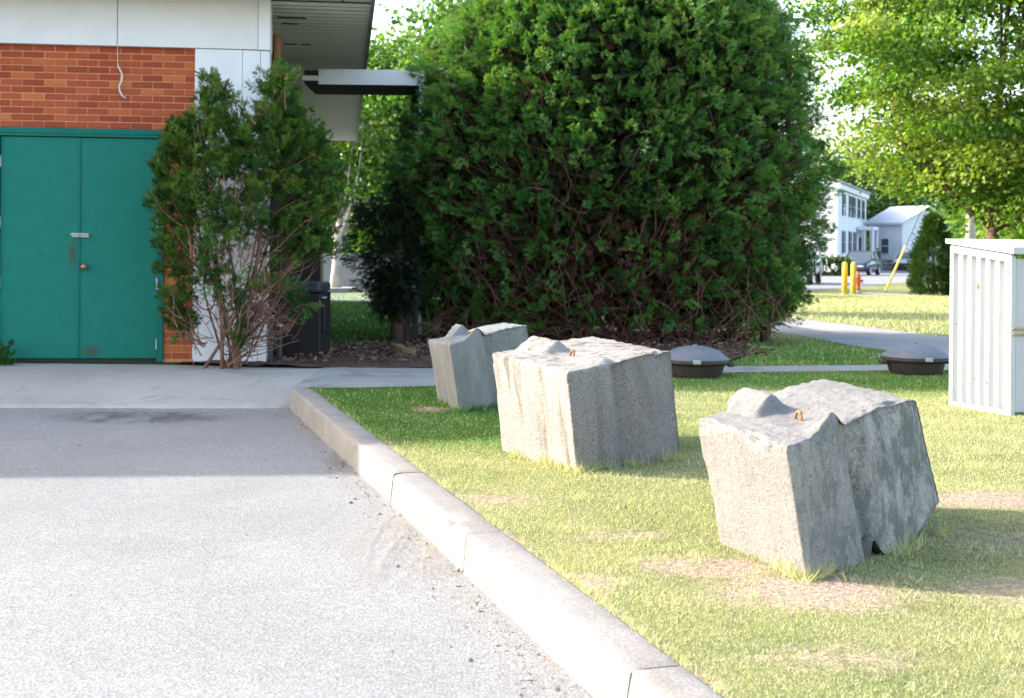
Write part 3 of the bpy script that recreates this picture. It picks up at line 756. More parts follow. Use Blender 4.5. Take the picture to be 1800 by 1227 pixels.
def spread(cl, cn, per, sig, up=.35, rnd=.6):
    n = len(cl)*per
    c = np.repeat(cl, per, 0); d = np.repeat(cn, per, 0)
    off = rng.normal(size=(n, 3))*np.repeat(rng.uniform(.6, 1.3, len(cl))*sig, per)[:, None]
    p = c+off
    d = d*.75+off/ sig*.22 + rng.normal(size=(n, 3))*rnd*.55; d[:, 2] += up
    return p, d
def fronds(cl, cn, per, length, width, droop=0.0):
    """flat feathery branchlets: sprays ranged either side of an axis in one plane"""
    n = len(cl)
    A = cn+rng.normal(size=(n, 3))*.45; A[:, 2] += .15-droop; A /= np.linalg.norm(A, axis=1, keepdims=True)
    rv = rng.normal(size=(n, 3))*.8+np.array((0, 0, .5))
    S = np.cross(A, rv); S /= np.linalg.norm(S, axis=1, keepdims=True); Nn = np.cross(S, A)
    L = rng.uniform(.6, 1.35, n)*length; Wd = rng.uniform(.7, 1.3, n)*width
    e = lambda q: np.repeat(q, per, 0)
    u = rng.uniform(-.35, 1, n*per); v = rng.uniform(-1, 1, n*per)*(1.05-.7*np.clip(u, 0, 1))
    P = e(cl)+e(A)*(u*e(L))[:, None]+e(S)*(v*e(Wd))[:, None]+e(Nn)*(rng.normal(0, .010, n*per)-.10*v*v*e(Wd))[:, None]
    D = e(A)*.75+e(S)*(np.sign(v)*.55+v*.3)[:, None]+rng.normal(size=(n*per, 3))*.22
    return P, D, e(Nn), u
per = 38
p, d, fr_n, fu = fronds(cl, cn, per, .115, .062)
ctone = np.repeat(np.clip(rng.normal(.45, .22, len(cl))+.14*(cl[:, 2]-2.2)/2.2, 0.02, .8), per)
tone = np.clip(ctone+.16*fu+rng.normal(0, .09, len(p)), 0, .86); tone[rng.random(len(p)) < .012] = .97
k = p[:, 2] > .16
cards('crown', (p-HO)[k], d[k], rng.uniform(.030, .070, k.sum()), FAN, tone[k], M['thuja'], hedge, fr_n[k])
# inner brown dead sprays
p, n, z = hedge_points(15000, .70, .90)
k = p[:, 2] > .18
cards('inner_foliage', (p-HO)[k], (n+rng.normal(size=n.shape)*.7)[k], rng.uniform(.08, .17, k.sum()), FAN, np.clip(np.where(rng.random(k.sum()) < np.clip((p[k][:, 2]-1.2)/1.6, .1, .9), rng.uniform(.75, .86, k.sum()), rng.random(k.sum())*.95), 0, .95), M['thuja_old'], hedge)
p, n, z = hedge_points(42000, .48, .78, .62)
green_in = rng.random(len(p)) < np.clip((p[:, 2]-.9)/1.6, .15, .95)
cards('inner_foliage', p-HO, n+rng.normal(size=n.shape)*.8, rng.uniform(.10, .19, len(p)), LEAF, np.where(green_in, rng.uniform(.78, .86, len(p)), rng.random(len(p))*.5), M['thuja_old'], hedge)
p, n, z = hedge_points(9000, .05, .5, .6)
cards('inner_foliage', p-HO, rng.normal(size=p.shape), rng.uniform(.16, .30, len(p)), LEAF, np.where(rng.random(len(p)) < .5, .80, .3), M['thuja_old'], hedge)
# stems and twigs
b = MB()
for k in range(9):
    x = -.5+k*.47+random.uniform(-.15, .15); y = HY+random.uniform(-.9, .5)
    b.tube([q-Vector(HO) for q in curvy((x, y, .05), (x+random.uniform(-.4, .4), y+random.uniform(-.3, .3), 4.2), .12, 8)], list(np.linspace(.075, .015, 9)), 7)
b.build('trunk', M['bark'], hedge, None, True)
b = MB()
tp, tn, tz = hedge_points(1100, .93, 1.0, .9)
for i in range(len(tp)):
    if tp[i][2] > 3.4 and random.random() < .75: continue
    e = Vector(tp[i]); o = Vector((e.x*.75+.3+random.gauss(0, .2), e.y+.7+random.gauss(0, .15) if tn[i][1] < 0 else e.y-.6, max(.1, e.z-random.uniform(.2, .8))))
    b.tube([q-Vector(HO) for q in curvy(o, e, .10, 6)], list(np.linspace(random.uniform(.008, .015), .003, 7)), 4, False)
tag(b.build('twigs', M['twig_dark'], hedge), kind='stuff')
b = MB()
for i in range(420):           # loose bare twigs low on the front
    x = random.uniform(-.9, 3.1); z = random.uniform(.12, 1.0)**1.0
    s, _ = hedge_surf(np.array([max(z, .4)]), np.array([random.uniform(1.15, 1.85)*math.pi]))
    e = Vector((x, s[0, 1]+random.uniform(-.05, .35), z))
    b.tube([q-Vector(HO) for q in curvy((x+random.gauss(0, .35), e.y+.4, random.uniform(.1, .5)), e+Vector((random.gauss(0, .15), 0, random.gauss(0, .2))), .10, 6)], list(np.linspace(.008, .0025, 7)), 4, False)
tag(b.build('bare_twigs', M['twig'], hedge), kind='stuff')

# ------------------------------------------------------------------ thuja bush by the building
bush = empty('thuja_bush', (-2.62, 12.72, .12)); tag(bush, 'straggly green thuja bush with bare stems against the white pilaster', 'bush')
BO = np.array((-2.62, 12.72, .12))
lobes = [  # x, y, z, rx, ry, rz, weight
 (-3.04, 12.62, 2.28, .17, .2, .22, .9), (-3.12, 12.6, 1.98, .19, .2, .26, 1.0), (-3.16, 12.6, 1.62, .16, .2, .26, .9), (-3.12, 12.6, 1.22, .15, .18, .26, .6), (-3.08, 12.58, .82, .12, .16, .22, .45), (-3.05, 12.6, .55, .10, .14, .16, .3),
 (-2.76, 12.58, 2.66, .15, .18, .20, .6), (-2.80, 12.55, 2.36, .20, .22, .24, 1.0), (-2.74, 12.52, 2.0, .26, .22, .26, 1.0), (-2.84, 12.5, 1.62, .22, .22, .26, .7), (-2.66, 12.5, 1.36, .24, .22, .22, .6), (-2.78, 12.5, 1.05, .16, .18, .2, .35), (-2.58, 12.5, .85, .14, .18, .2, .22),
 (-2.50, 12.66, 2.36, .18, .2, .22, .8), (-2.46, 12.62, 1.98, .22, .24, .26, .9), (-2.42, 12.62, 1.60, .22, .24, .22, .6),
 (-2.22, 12.78, 2.72, .18, .24, .24, .8), (-2.16, 12.8, 2.42, .24, .28, .24, 1.1), (-2.16, 12.82, 2.06, .28, .30, .28, 1.2), (-2.02, 12.85, 1.72, .28, .30, .26, 1.1), (-1.80, 12.9, 1.66, .20, .26, .28, 1.0), (-2.14, 12.8, 1.36, .26, .26, .22, .8), (-1.88, 12.88, 1.32, .20, .24, .18, .8), (-1.92, 12.9, 2.22, .20, .24, .22, .9), (-1.76, 12.9, 1.95, .14, .2, .2, .6),
 (-2.24, 12.7, .92, .18, .2, .2, .22), (-1.98, 12.75, .72, .12, .14, .12, .25), (-2.5, 12.6, .45, .12, .12, .10, .12)]
cl = []; cn = []
for (x, y, z, rx, ry, rz, w_) in lobes:
    n = int(66*w_)
    v = rng.normal(size=(n, 3)); v /= np.linalg.norm(v, axis=1, keepdims=True)
    rr = rng.uniform(.35, 1.12, n)[:, None]
    cl.append(np.array((x, y, z))+v*rr*np.array((rx, ry, rz))); cn.append(v*.7+np.array((0, -.15, .55)))
cl = np.concatenate(cl); cn = np.concatenate(cn)
p, d, fr_n, fu = fronds(cl, cn, 52, .095, .050)
ct = np.repeat(np.clip(rng.normal(.42, .25, len(cl))+.12*(cl[:, 2]-1.6), 0.02, .84), 52)
tone = np.clip(ct+.15*fu+rng.normal(0, .10, len(p)), 0, .86); tone[rng.random(len(p)) < .03] = .95
cards('crown', p-BO, d, rng.uniform(.026, .056, len(p)), FAN, tone, M['bush'], bush, fr_n)
b = MB(); tw = MB()
for i in range(12):
    j = random.choice(lobes); e = Vector((j[0]+random.gauss(0, .12), j[1]+random.gauss(0, .08), j[2]+random.uniform(-.2, .25)))
    o = Vector((-2.62+random.gauss(0, .07), 12.70+random.gauss(0, .05), .12))
    mid = curvy(o, e, .07, 8); 
    for q in mid: q.x += (q.x+2.62)*.12*math.sin((q.z-.1)/3*math.pi)
    b.tube([q-Vector(BO) for q in mid], list(np.linspace(random.uniform(.011, .021), .005, 9)), 6)
b.build('stems', M['twig'], bush, None, True)
for i in range(420):
    j = random.choice(lobes + [l_ for l_ in lobes if l_[2] < 1.4]*2); c0 = Vector(j[:3])
    e = c0+Vector((random.gauss(0, j[3]*.6), random.gauss(0, j[4]*.6), random.gauss(0, j[5]*.6)))
    o = e+Vector(((-2.62-e.x)*.35+random.gauss(0, .06), random.gauss(.03, .06), -random.uniform(.08, .34)))
    tw.tube([q-Vector(BO) for q in curvy(o, e, .045, 5)], list(np.linspace(random.uniform(.004, .008), .002, 6)), 4, False)
for i in range(85):   # tangle of dead twigs at the lower right
    e = Vector((random.uniform(-2.42, -1.95), 12.7+random.gauss(0, .12), random.uniform(.35, 1.15)))
    o = Vector((-2.55+random.gauss(0, .08), 12.7, random.uniform(.25, .9)))
    tw.tube([q-Vector(BO) for q in curvy(o, e, .09, 7)], list(np.linspace(.007, .002, 8)), 4, False)
tag(tw.build('twigs', M['twig'], bush), kind='stuff')
# tiny weed at the door's left foot
wd = empty('doorstep_weed', (-4.86, 12.78, .13)); tag(wd, 'small leafy weed at the foot of the left green door', 'weed')
n = 130; v = rng.normal(size=(n, 3))*np.array((.09, .05, .07)); v[:, 2] = np.abs(v[:, 2])*1.3
cards('leaves', v, v+np.array((0, 0, .1)), rng.uniform(.04, .08, n), LEAF, rng.random(n)*.5, M['bush'], wd)

# ------------------------------------------------------------------ dark conifer in the gap
yw = empty('dark_conifer', (-1.36, 16.3, .1)); tag(yw, 'dark shaded conifer with drooping boughs at the left end of the hedge', 'conifer')
YO = np.array((-1.36, 16.3, .1))
MB().tube([(0, 0, 0), (.0, .02, .6), (.02, .02, 1.4), (.03, .05, 1.5)], [.085, .075, .03, .01], 10).build('trunk', M['bark'], yw, None, True)
n = 110; z = rng.uniform(.50, 1.85, n); th = rng.uniform(0, 2*math.pi, n); r = np.interp(z, [.5, .8, 1.15, 1.85], [.10, .22, .36, .22])*np.sqrt(rng.random(n))+.03
cl = np.stack([-1.42-.10*np.clip(z-.7, 0, .5)*2+r*np.cos(th)*1.1, 16.3+r*np.sin(th), z-.10*(r > .3)], 1); cn = np.stack([np.cos(th), np.sin(th), np.full(n, -.25)], 1)
p, d = spread(cl, cn, 46, .075, -.1, .6)
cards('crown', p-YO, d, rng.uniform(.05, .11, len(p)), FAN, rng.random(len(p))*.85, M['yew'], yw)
b = MB()
for i in range(40):
    b.tube([q-Vector(YO) for q in curvy((-1.35, 16.32, cl[i, 2]), cl[i], .04, 4)], list(np.linspace(.018, .004, 5)), 5)
tag(b.build('boughs', M['bark'], yw), kind='stuff')

# ------------------------------------------------------------------ deciduous trees
def make_tree(name, label, loc, trunk_h, trunk_r, ctr, rad, n_cl, per, leaf, mat, bark, cl_sig=.42, group=None, low=-1.0, seed=1, flat=1.0, trunk_flare=1.35):
    random.seed(seed)
    t = empty(name, loc); tag(t, label, 'tree', group)
    ctr = np.array(ctr); rad = np.array(rad)
    v = rng.normal(size=(n_cl, 3)); v /= np.linalg.norm(v, axis=1, keepdims=True)
    rr = rng.uniform(.35, 1.0, n_cl)**.6
    lump = 1+.20*nz(v, 2.6, seed)+.10*nz(v, 6.0, seed*2.0)
    cl = ctr+v*(rr*lump)[:, None]*rad
    k = cl[:, 2] > (low+np.clip(-cl[:, 0]-.3, 0, 2.2)*.80 if name == 'maple_tree' else low)
    if name == 'maple_tree': k &= ~((cl[:, 0] < -3.5) & (cl[:, 2] < 6.0)) & ~((cl[:, 0] < -3.1) & (cl[:, 2] < 3.6))
    cl = cl[k]; v = v[k]
    sig = rng.uniform(.6, 1.35, len(cl))*cl_sig
    n = len(cl)*per
    off = rng.normal(size=(n, 3))*np.repeat(sig, per)[:, None]*np.array((1, 1, .55*flat))
    p = np.repeat(cl, per, 0)+off
    d = off*np.array((1, 1, .6))/cl_sig*.6+rng.normal(size=(n, 3))*.5; d[:, 2] -= .25
    ct = np.repeat(np.clip(rng.normal(.44, .30, len(cl)), 0, .88), per)
    tone = np.clip(ct+rng.normal(0, .13, n), 0, .84)
    cards('crown', p, d, rng.uniform(.7, 1.25, n)*leaf, LEAF, tone, mat, t)
    b = MB()
    top = Vector((ctr[0]*.6, ctr[1]*.6, ctr[2]+rad[2]*.4))
    tr = curvy((0, 0, -.1), top, trunk_r*.8, 8)
    rads = [trunk_r*trunk_flare] + list(np.linspace(trunk_r, trunk_r*.2, 8))
    b.tube(tr, rads, 10)
    b.build('trunk', bark, t, None, True)
    lb = MB()
    for i in range(26):
        e = Vector(cl[random.randrange(len(cl))]); o = tr[random.randint(2, 6)]
        lb.tube(curvy(o, e, .18, 7), list(np.linspace(trunk_r*random.uniform(.22, .45), .012, 8)), 6, False)
    lb.build('limbs', bark, t, None, True)
    return t
maple = make_tree('maple_tree', 'large bright green maple with low sweeping branches behind the white shed', (12.17, 35, 0), 2.2, .17, (.9, 0, 5.9), (6.2, 5.2, 4.6), 560, 240, .13, M['maple'], M['bark'], .46, None, 2.0, 3, .7)
make_tree('linden_tree', 'pale green tree with grey trunk beyond the gap beside the building', (-5.40, 41.8, -.15), 3.0, .15, (1.0, 1, 5.0), (2.9, 3.0, 3.1), 200, 90, .17, M['linden'], M['bark_pale'], .42, None, 2.2, 11)
make_tree('linden_tree', 'pale green tree rising between the roof edge and the hedge top', (-1.2, 52, -.2), 3.0, .2, (-1.2, 0, 5.2), (4.0, 3.6, 3.4), 210, 90, .19, M['linden'], M['bark'], .5, None, 1.8, 23)
make_tree('linden_tree', 'tall pale green tree showing above the left shoulder of the hedge', (-.6, 27, .0), 3.5, .14, (.25, 0, 4.9), (1.7, 1.5, 2.3), 110, 80, .13, M['linden'], M['bark'], .32, None, 2.2, 31)
make_tree('shade_tree', 'light green rounded tree behind the cone shaped conifer', (26.2, 72, -.4), 2.0, .22, (0, 0, 3.9), (3.3, 3.4, 3.4), 150, 80, .26, M['linden'], M['bark'], .6, None, .6, 41)
make_tree('shade_tree', 'green tree filling the gap right of the utility pole', (25.5, 60, -.3), 2.0, .22, (0, 0, 3.4), (4.6, 4, 3.2), 170, 80, .24, M['maple'], M['bark'], .55, None, .3, 47)
make_tree('shade_tree', 'green tree behind the roof of the white two storey house', (36, 140, .2), 3, .3, (0, 0, 6.5), (6, 6, 5), 150, 70, .42, M['wood'], M['bark'], .9, None, 1.0, 53)
random.seed(99)
# far wood as one mass
n = 420
th = rng.uniform(-.62, .62, n); rr = rng.uniform(150, 215, n)
cl = np.stack([rr*np.sin(th), rr*np.cos(th), rng.uniform(.5, 9.5, n)], 1); cl[:, 2] *= (.75+.25*np.sin(th*23)+.15*np.sin(th*51))
pp = np.repeat(cl, 60, 0)+rng.normal(size=(n*60, 3))*np.array((2.2, 2.2, 1.4))
pp[:, 2] = np.maximum(pp[:, 2], 0)
tag(cards('distant_woods', pp, rng.normal(size=pp.shape), rng.uniform(.7, 1.3, len(pp)), LEAF, np.clip(np.repeat(rng.normal(.4, .2, n), 60)+rng.normal(0, .1, n*60), 0, .9), M['wood']), 'green band of far woods along the horizon', 'woods', None, 'stuff')

# cone shaped conifer across the lawn
cf = empty('cone_conifer', (13.48, 43.7, -.2)); tag(cf, 'dense cone shaped dark green conifer left of the white shed', 'conifer')
n = 430; z = rng.uniform(.08, 2.55, n); th = rng.uniform(0, 2*math.pi, n)
r = np.interp(z, [0, .3, 1.0, 1.8, 2.3, 2.6], [.52, .66, .64, .45, .22, .04])*rng.uniform(.75, 1.02, n)
cl = np.stack([r*np.cos(th), r*np.sin(th), z], 1); cn = np.stack([np.cos(th), np.sin(th), np.full(n, .5)], 1)
p, d = spread(cl, cn, 34, .07, .5, .5)
cards('crown', p, d, rng.uniform(.07, .14, len(p)), FAN, np.clip(np.repeat(rng.random(n)*.7, 34)+rng.normal(0, .1, len(p)), 0, .88), M['conifer'], cf)
MB().tube([(0, 0, -.1), (0, 0, 1.2), (0, 0, 2.3)], [.07, .05, .01], 8).build('trunk', M['bark'], cf)
def shrub(name, label, loc, r, n, mat, size=.1, cat='shrub', box=None):
    t = empty(name, loc); tag(t, label, cat)
    if box is None:
        v = rng.normal(size=(n, 3)); v /= np.linalg.norm(v, axis=1, keepdims=True)
        cl = v*np.array(r)*rng.uniform(.6, 1, n)[:, None]+np.array((0, 0, r[2]*.8)); cl[:, 2] = np.maximum(cl[:, 2], .03)
    else:
        v = rng.uniform(-1, 1, size=(n, 3)); a = rng.integers(0, 3, n); sg = rng.choice((-1, 1), n)
        v[np.arange(n), a] = sg*rng.uniform(.9, 1, n)
        cl = v*np.array(r)+np.array((0, 0, r[2]))
    p, d = spread(cl, v, 26, size*.7, .3, .6)
    cards('foliage', p, d, rng.uniform(.7, 1.3, len(p))*size, LEAF, np.clip(rng.random(len(p))*.85, 0, .85), mat, t)
    MB().tube([(0, 0, -.05), (.02, 0, r[2])], [.03, .015], 6).tube([(r[0]*.5, 0, -.05), (r[0]*.45, 0, r[2])], [.03, .015], 6).build('stem', M['bark'], t)
    return t
shrub('low_shrub', 'low green shrub at the foot of the cone shaped conifer', (14.15, 43.2, -.2), (.42, .4, .22), 60, M['conifer'], .1)
bh = shrub('box_hedge', 'clipped box hedge in front of the white two storey house', (19.2, 85, -.5), (1.7, .5, .52), 240, M['conifer'], .14, 'hedge', True)
bh.rotation_euler = (0, 0, R(10))
shrub('low_shrub', 'round green shrub beside the low stone wall', (32.6, 112.2, -.5), (.6, .6, .45), 80, M['conifer'], .2)
shrub('low_shrub', 'green shrub between stone wall and silver car', (33.4, 114, -.5), (.7, .6, .45), 70, M['conifer'], .2)
shrub('low_shrub', 'leafy shrub at the corner of the small white house', (36.0, 116.5, -.4), (1.0, .9, 1.3), 120, M['wood'], .26)
shrub('low_shrub', 'green shrubbery under the pale trunk behind the gap', (-3.6, 44.5, -.2), (1.6, .7, 1.3), 170, M['linden'], .16)

# ------------------------------------------------------------------ concrete blocks
def lerp3(c, a, b, h):
    f = lambda s: c['B'+s]*(1-a)*(1-b)+c['A'+s]*a*(1-b)+c['C'+s]*(1-a)*b+c['D'+s]*a*b
    return f('0')*(1-h)+f('1')*h
def concrete_block(label, cn, mat, ridge_b, ridge_h, ridge_w, gap, groove, bottom=None, seed=0, rough=1.0, hip=0.0, crown=0.0):
    c = {k: Vector(v) for k, v in cn.items()}
    for s in '01': c['D'+s] = c['A'+s]+c['C'+s]-c['B'+s]
    base = (c['A0']+c['B0']+c['C0']+c['D0'])/4; base.z = .14
    root = empty('concrete_block', base); tag(root, label, 'concrete block', 'concrete blocks on the lawn')
    bot = bottom or (lambda b: -.16)
    N = 84
    bm = bmesh.new(); cache = {}
    La = (c['A1']-c['B1']).length; Lb = (c['C1']-c['B1']).length; Lh = (c['B1']-c['B0']).length
    rd = .016
    sl = bm.verts.layers.float.new('side')
    def vert(a, b, h):
        key = (round(a, 5), round(b, 5), round(h, 5))
        if key in cache: return cache[key]
        # rounded edges
        q = [a*La, b*Lb, h*Lh]; L = [La, Lb, Lh]; cc = [min(max(q[i], rd), L[i]-rd) for i in range(3)]
        dv = Vector([q[i]-cc[i] for i in range(3)])
        if dv.length > 1e-9 and sum(abs(x) > 1e-9 for x in dv) > 1:
            m = max(abs(x) for x in dv); dv = dv*(m/dv.length)
        q = [cc[i]+dv[i] for i in range(3)]
        a2, b2, h2 = q[0]/La, q[1]/Lb, q[2]/Lh
        hh = bot(b)+(1-bot(b))*h2 if True else h2
        p = lerp3(c, a2, b2, hh)
        up = (c['B1']-c['B0']).normalized(); ea = (c['A1']-c['B1']).normalized()
        # ridge across the top with a gap for the lifting loop
        if h > .999:
            bb = b-ridge_b-.010*math.sin(a*7+seed)-.006*mnoise.noise(Vector((a*9, seed, 0)))
            t = -bb/(ridge_w*1.75) if bb < 0 else bb/(ridge_w*.85)
            prof = max(0, 1-t)
            prof = min(prof*1.10, 1.0)
            g0, g1 = gap
            s = 1.0 if not hip else min(1.0, a/hip)
            if g0 < a < g1: s = .06
            elif a <= g0: s *= max(.06, min(1, (g0-a)/max(.05, g0)*1.15))
            else: s *= max(.06, min(1, (a-g1)/.055))
            p = p + up*(ridge_h*prof*s + crown*max(0, math.sin(math.pi*min(1, max(0, (b-ridge_b-.07)/(1-ridge_b-.07)))))*min(1, (1-a)*4+.4) + (mnoise.noise(p*22)*.006+mnoise.noise(p*60)*.0035)*rough)
            if g0 < a < g1 and t < .8: p = p - up*.014*(1-t)*math.sin(math.pi*(a-g0)/(g1-g0))
        # vertical V groove in the near end
        if a < .001 and groove:
            gb, gw, gd = groove
            t = (gb-b)/(gw*.55) if b < gb else (b-gb)/(gw*1.5)
            if t < 1: p = p + ea*gd*(1-t)**1.2
            if b > gb: p = p + ea*.010
        n1 = mnoise.noise(p*3.1+Vector((seed, 0, 0)))*.004; n2 = mnoise.noise(p*13+Vector((0, seed, 0)))*.0018; n3 = mnoise.noise(p*42)*.0028
        ctr = lerp3(c, .5, .5, .5)
        ed = sorted((a*La, (1-a)*La, b*Lb, (1-b)*Lb, (1-h)*Lh)); ew = max(0, 1-ed[0]/.05)*max(0, 1-ed[1]/.05)*(1.0 if (1-h)*Lh < .05 else .22)
        dirv = (p-ctr).normalized()
        ch = 0
        if ew > 0: ch = ew*rough*(max(0, mnoise.noise(p*7+Vector((1, 2, seed)))-.05)*.07 + max(0, mnoise.noise(p*24))*.022 + max(0, mnoise.noise(p*55))*.010)
        p = p + dirv*((n1+n2+n3)*rough-ch)
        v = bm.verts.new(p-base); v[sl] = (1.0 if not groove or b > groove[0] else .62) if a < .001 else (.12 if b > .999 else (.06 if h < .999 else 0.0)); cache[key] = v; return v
    g = [.45*i/N+.55*.5*(1-math.cos(math.pi*i/N)) for i in range(N+1)]
    def face(fn):
        for i in range(N):
            for j in range(N):
                vs_ = [fn(g[i], g[j]), fn(g[i+1], g[j]), fn(g[i+1], g[j+1]), fn(g[i], g[j+1])]
                try: bm.faces.new(vs_)
                except ValueError: pass
    face(lambda s, t: vert(s, t, 1)); face(lambda s, t: vert(s, t, 0))
    face(lambda s, t: vert(0, s, t)); face(lambda s, t: vert(1, s, t))
    face(lambda s, t: vert(s, 0, t)); face(lambda s, t: vert(s, 1, t))
    bmesh.ops.recalc_face_normals(bm, faces=bm.faces[:])
    me = bpy.data.meshes.new('block_body'); bm.to_mesh(me); bm.free()
    me.polygons.foreach_set('use_smooth', [True]*len(me.polygons))
    link('block_body', me, mat, root)
    # lifting loop in the gap of the ridge
    am = (gap[0]+gap[1])/2
    q = lerp3(c, am, ridge_b, 1.0)-base
    ea = (c['A1']-c['B1']).normalized()
    pts = [q+ea*.03+Vector((0, 0, -.03)), q+ea*.03+Vector((0, 0, .012)), q+ea*.02+Vector((.004, 0, .03)), q+Vector((.006, 0, .036)), q-ea*.02+Vector((.004, 0, .028)), q-ea*.028+Vector((0, 0, .01)), q-ea*.028+Vector((0, 0, -.03))]
    pts = [q+(x_-q)*.7 for x_ in pts]
    MB().tube(pts, .006, 8).build('lifting_loop', M['rebar'], root, None, True)
    return root
B3 = dict(B0=(1.045, 4.77, .145), A0=(.83, 5.40, .147), C0=(1.788, 5.65, .266), B1=(.957, 4.72, .627), A1=(.723, 5.36, .650), C1=(1.667, 5.60, .701))
B2 = dict(B0=(.343, 6.93, .151), A0=(-.051, 7.80, .159), C0=(.939, 7.50, .157), B1=(.284, 6.88, .678), A1=(-.114, 7.75, .705), C1=(.910, 7.75, .722))
B1 = dict(B0=(-.351, 9.44, .148), A0=(-.522, 9.92, .145), C0=(.206, 10.40, .152), B1=(-.424, 9.40, .634), A1=(-.606, 9.87, .627), C1=(.126, 10.30, .712))
def bot3(b):
    e = -.20
    if b > .72: e = -.20+.20*min(1, (b-.72)/.25)
    t = abs(b-.46)/.07
    if t < 1: e += .24*(1-t)
    return e
def bot2(b):
    t = abs(b-.54)/.09
    return -.16+(.24*(1-t) if t < 1 else 0)
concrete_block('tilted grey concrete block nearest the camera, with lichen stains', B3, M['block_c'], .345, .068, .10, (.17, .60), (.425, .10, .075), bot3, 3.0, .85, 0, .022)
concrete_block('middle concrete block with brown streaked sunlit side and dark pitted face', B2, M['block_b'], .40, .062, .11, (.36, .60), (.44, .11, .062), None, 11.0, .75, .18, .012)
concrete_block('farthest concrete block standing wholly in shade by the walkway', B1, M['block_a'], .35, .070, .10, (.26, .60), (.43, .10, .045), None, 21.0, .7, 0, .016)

# ------------------------------------------------------------------ white utility shed
SN = Vector((3.49, 9.53, .15)); sang = math.atan2(.333, .943)
sh = empty('utility_shed', SN, sang); tag(sh, 'small white corrugated metal storage shed at the right edge of the lawn', 'shed')
SD = .66; SW = 1.45; HF = 1.135; HB = 1.20     # local: x along front to the right, y to the back
def wavy(n=6):
    pts = []
    w = (SD-.06)/n
    for i in range(n):
        y = .03+i*w
        pts += [(y+.02*w, 0), (y+.46*w, 0), (y+.60*w, .045), (y+.86*w, .045)]
    pts.append((SD-.03, 0)); return pts
pw = wavy(); b = MB(); vs_ = []
for (y, o) in pw: vs_ += [(-.0+o, y, .04), (o, y, HF+(HB-HF)*y/SD-.05)]
b.add(vs_, [(2*i, 2*i+1, 2*i+3, 2*i+2) for i in range(len(pw)-1)])
b.build('corrugated_side', M['shed_white'], sh)
MB().box(.06, SW, .02, SD-.005, .02, HF-.04).build('carcass', M['shed_grey'], sh)
MB().bbox(-.012, .028, -.012, .034, 0, HF-.012, .004).build('corner_post', M['shed_white'], sh)
MB().bbox(-.010, .022, SD-.032, SD+.008, 0, HB-.012, .004).build('corner_post', M['shed_white'], sh)
MB().bbox(-.010, .02, .034, SD-.032, 0, .04, .004).build('base_rail', M['shed_white'], sh)
b = MB().add([(-.008, .0, HF-.055), (-.008, SD, HB-.055), (.018, SD, HB-.055), (.018, 0, HF-.055), (-.008, .0, HF+.002), (-.008, SD, HB+.002), (.018, SD, HB+.002), (.018, 0, HF+.002)], [(0, 3, 2, 1), (4, 5, 6, 7), (0, 1, 5, 4), (1, 2, 6, 5), (2, 3, 7, 6), (3, 0, 4, 7)])
b.build('top_rail', M['shed_white'], sh)
b = MB().add([(-.035, -.06, HF+.004), (SW+.03, -.06, HF+.004), (SW+.03, SD+.03, HB+.012), (-.035, SD+.03, HB+.012), (-.035, -.06, HF+.05), (SW+.03, -.06, HF+.05), (SW+.03, SD+.03, HB+.045), (-.035, SD+.03, HB+.045)], [(0, 3, 2, 1), (4, 5, 6, 7), (0, 1, 5, 4), (1, 2, 6, 5), (2, 3, 7, 6), (3, 0, 4, 7)])
lid = b.build('lid', M['shed_white'], sh)
for x in (.22, .45, .68): MB().bbox(x, x+.05, .1, .45, HF+.055, HF+.075, .006).build('lid_rib', M['shed_white'], lid)
MB().bbox(.032, .70, -.006, .018, .03, HF-.03, .004).build('door_panel', M['shed_grey'], sh)
MB().bbox(.706, SW, -.006, .018, .03, HF-.03, .004).build('door_panel', M['shed_grey'], sh)
MB().bbox(-.004, .74, -.022, -.007, .606, .622, .003).bbox(-.004, .74, -.022, -.007, .566, .58, .003).build('hasp_bar', M['brass'], sh)
MB().bbox(-.02, -.012, .002, .02, 1.0, 1.05, .002).build('latch', M['steel'], sh)
for (y, z, r_) in ((.355, .90, .026), (.25, .21, .018), (.152, .10, .013), (.155, .82, .007)):
    q = [(-.0022, y+r_*math.cos(g_)*random.uniform(.5, 1.0)*.75, z+r_*math.sin(g_)*random.uniform(.6, 1.2)) for g_ in np.linspace(0, 2*math.pi, 13)[:-1]]
    MB().add(q+[(-.0005, b_, c_) for a_, b_, c_ in q], [tuple(range(12))]+[(i, (i+1) % 12, (i+1) % 12+12, i+12) for i in range(12)]).build('rust_patch', M['rust'], sh)

# ------------------------------------------------------------------ domed ground bins
def dome(loc, rz, label):
    t = empty('domed_container', loc, rz); tag(t, label, 'container', 'domed containers by the walkway')
    MB().lathe([(.02, 0), (.225, 0), (.245, .03), (.262, .10), (.275, .125), (.300, .13), (.303, .150), (.285, .155), (.02, .156)], 40).build('base', M['dome_base'], t, None, True)
    l = MB().lathe([(.30, .152), (.308, .160), (.306, .172), (.290, .180), (.262, .206), (.215, .236), (.15, .262), (.07, .278), (.0005, .283)], 40).build('lid', M['dome_lid'], t, None, True)
    MB().lathe([(.001, .27), (.022, .28), (.020, .291), (.001, .294)], 14).build('lid_knob', M['dome_lid'], l)
    for s in (-1, 1):
        MB().bbox(s*.29-(.0 if s > 0 else .055), s*.29+(.055 if s > 0 else 0), -.05, .05, .095, .128, .008).build('handle', M['dome_base'], t)
    for a in (-90, 30, 150):
        q = Vector((math.cos(R(a))*.305, math.sin(R(a))*.305, 0))
        MB().bbox(q.x-.035, q.x+.035, q.y-.012, q.y+.012, .135, .172, .005).build('clip', M['steel'], t)
    return t
dome((1.65, 12.25, .15), R(-4), 'grey domed lid container on the grass just behind the middle block')
dome((3.78, 12.75, .15), R(6), 'grey domed lid container partly hidden by the white shed')

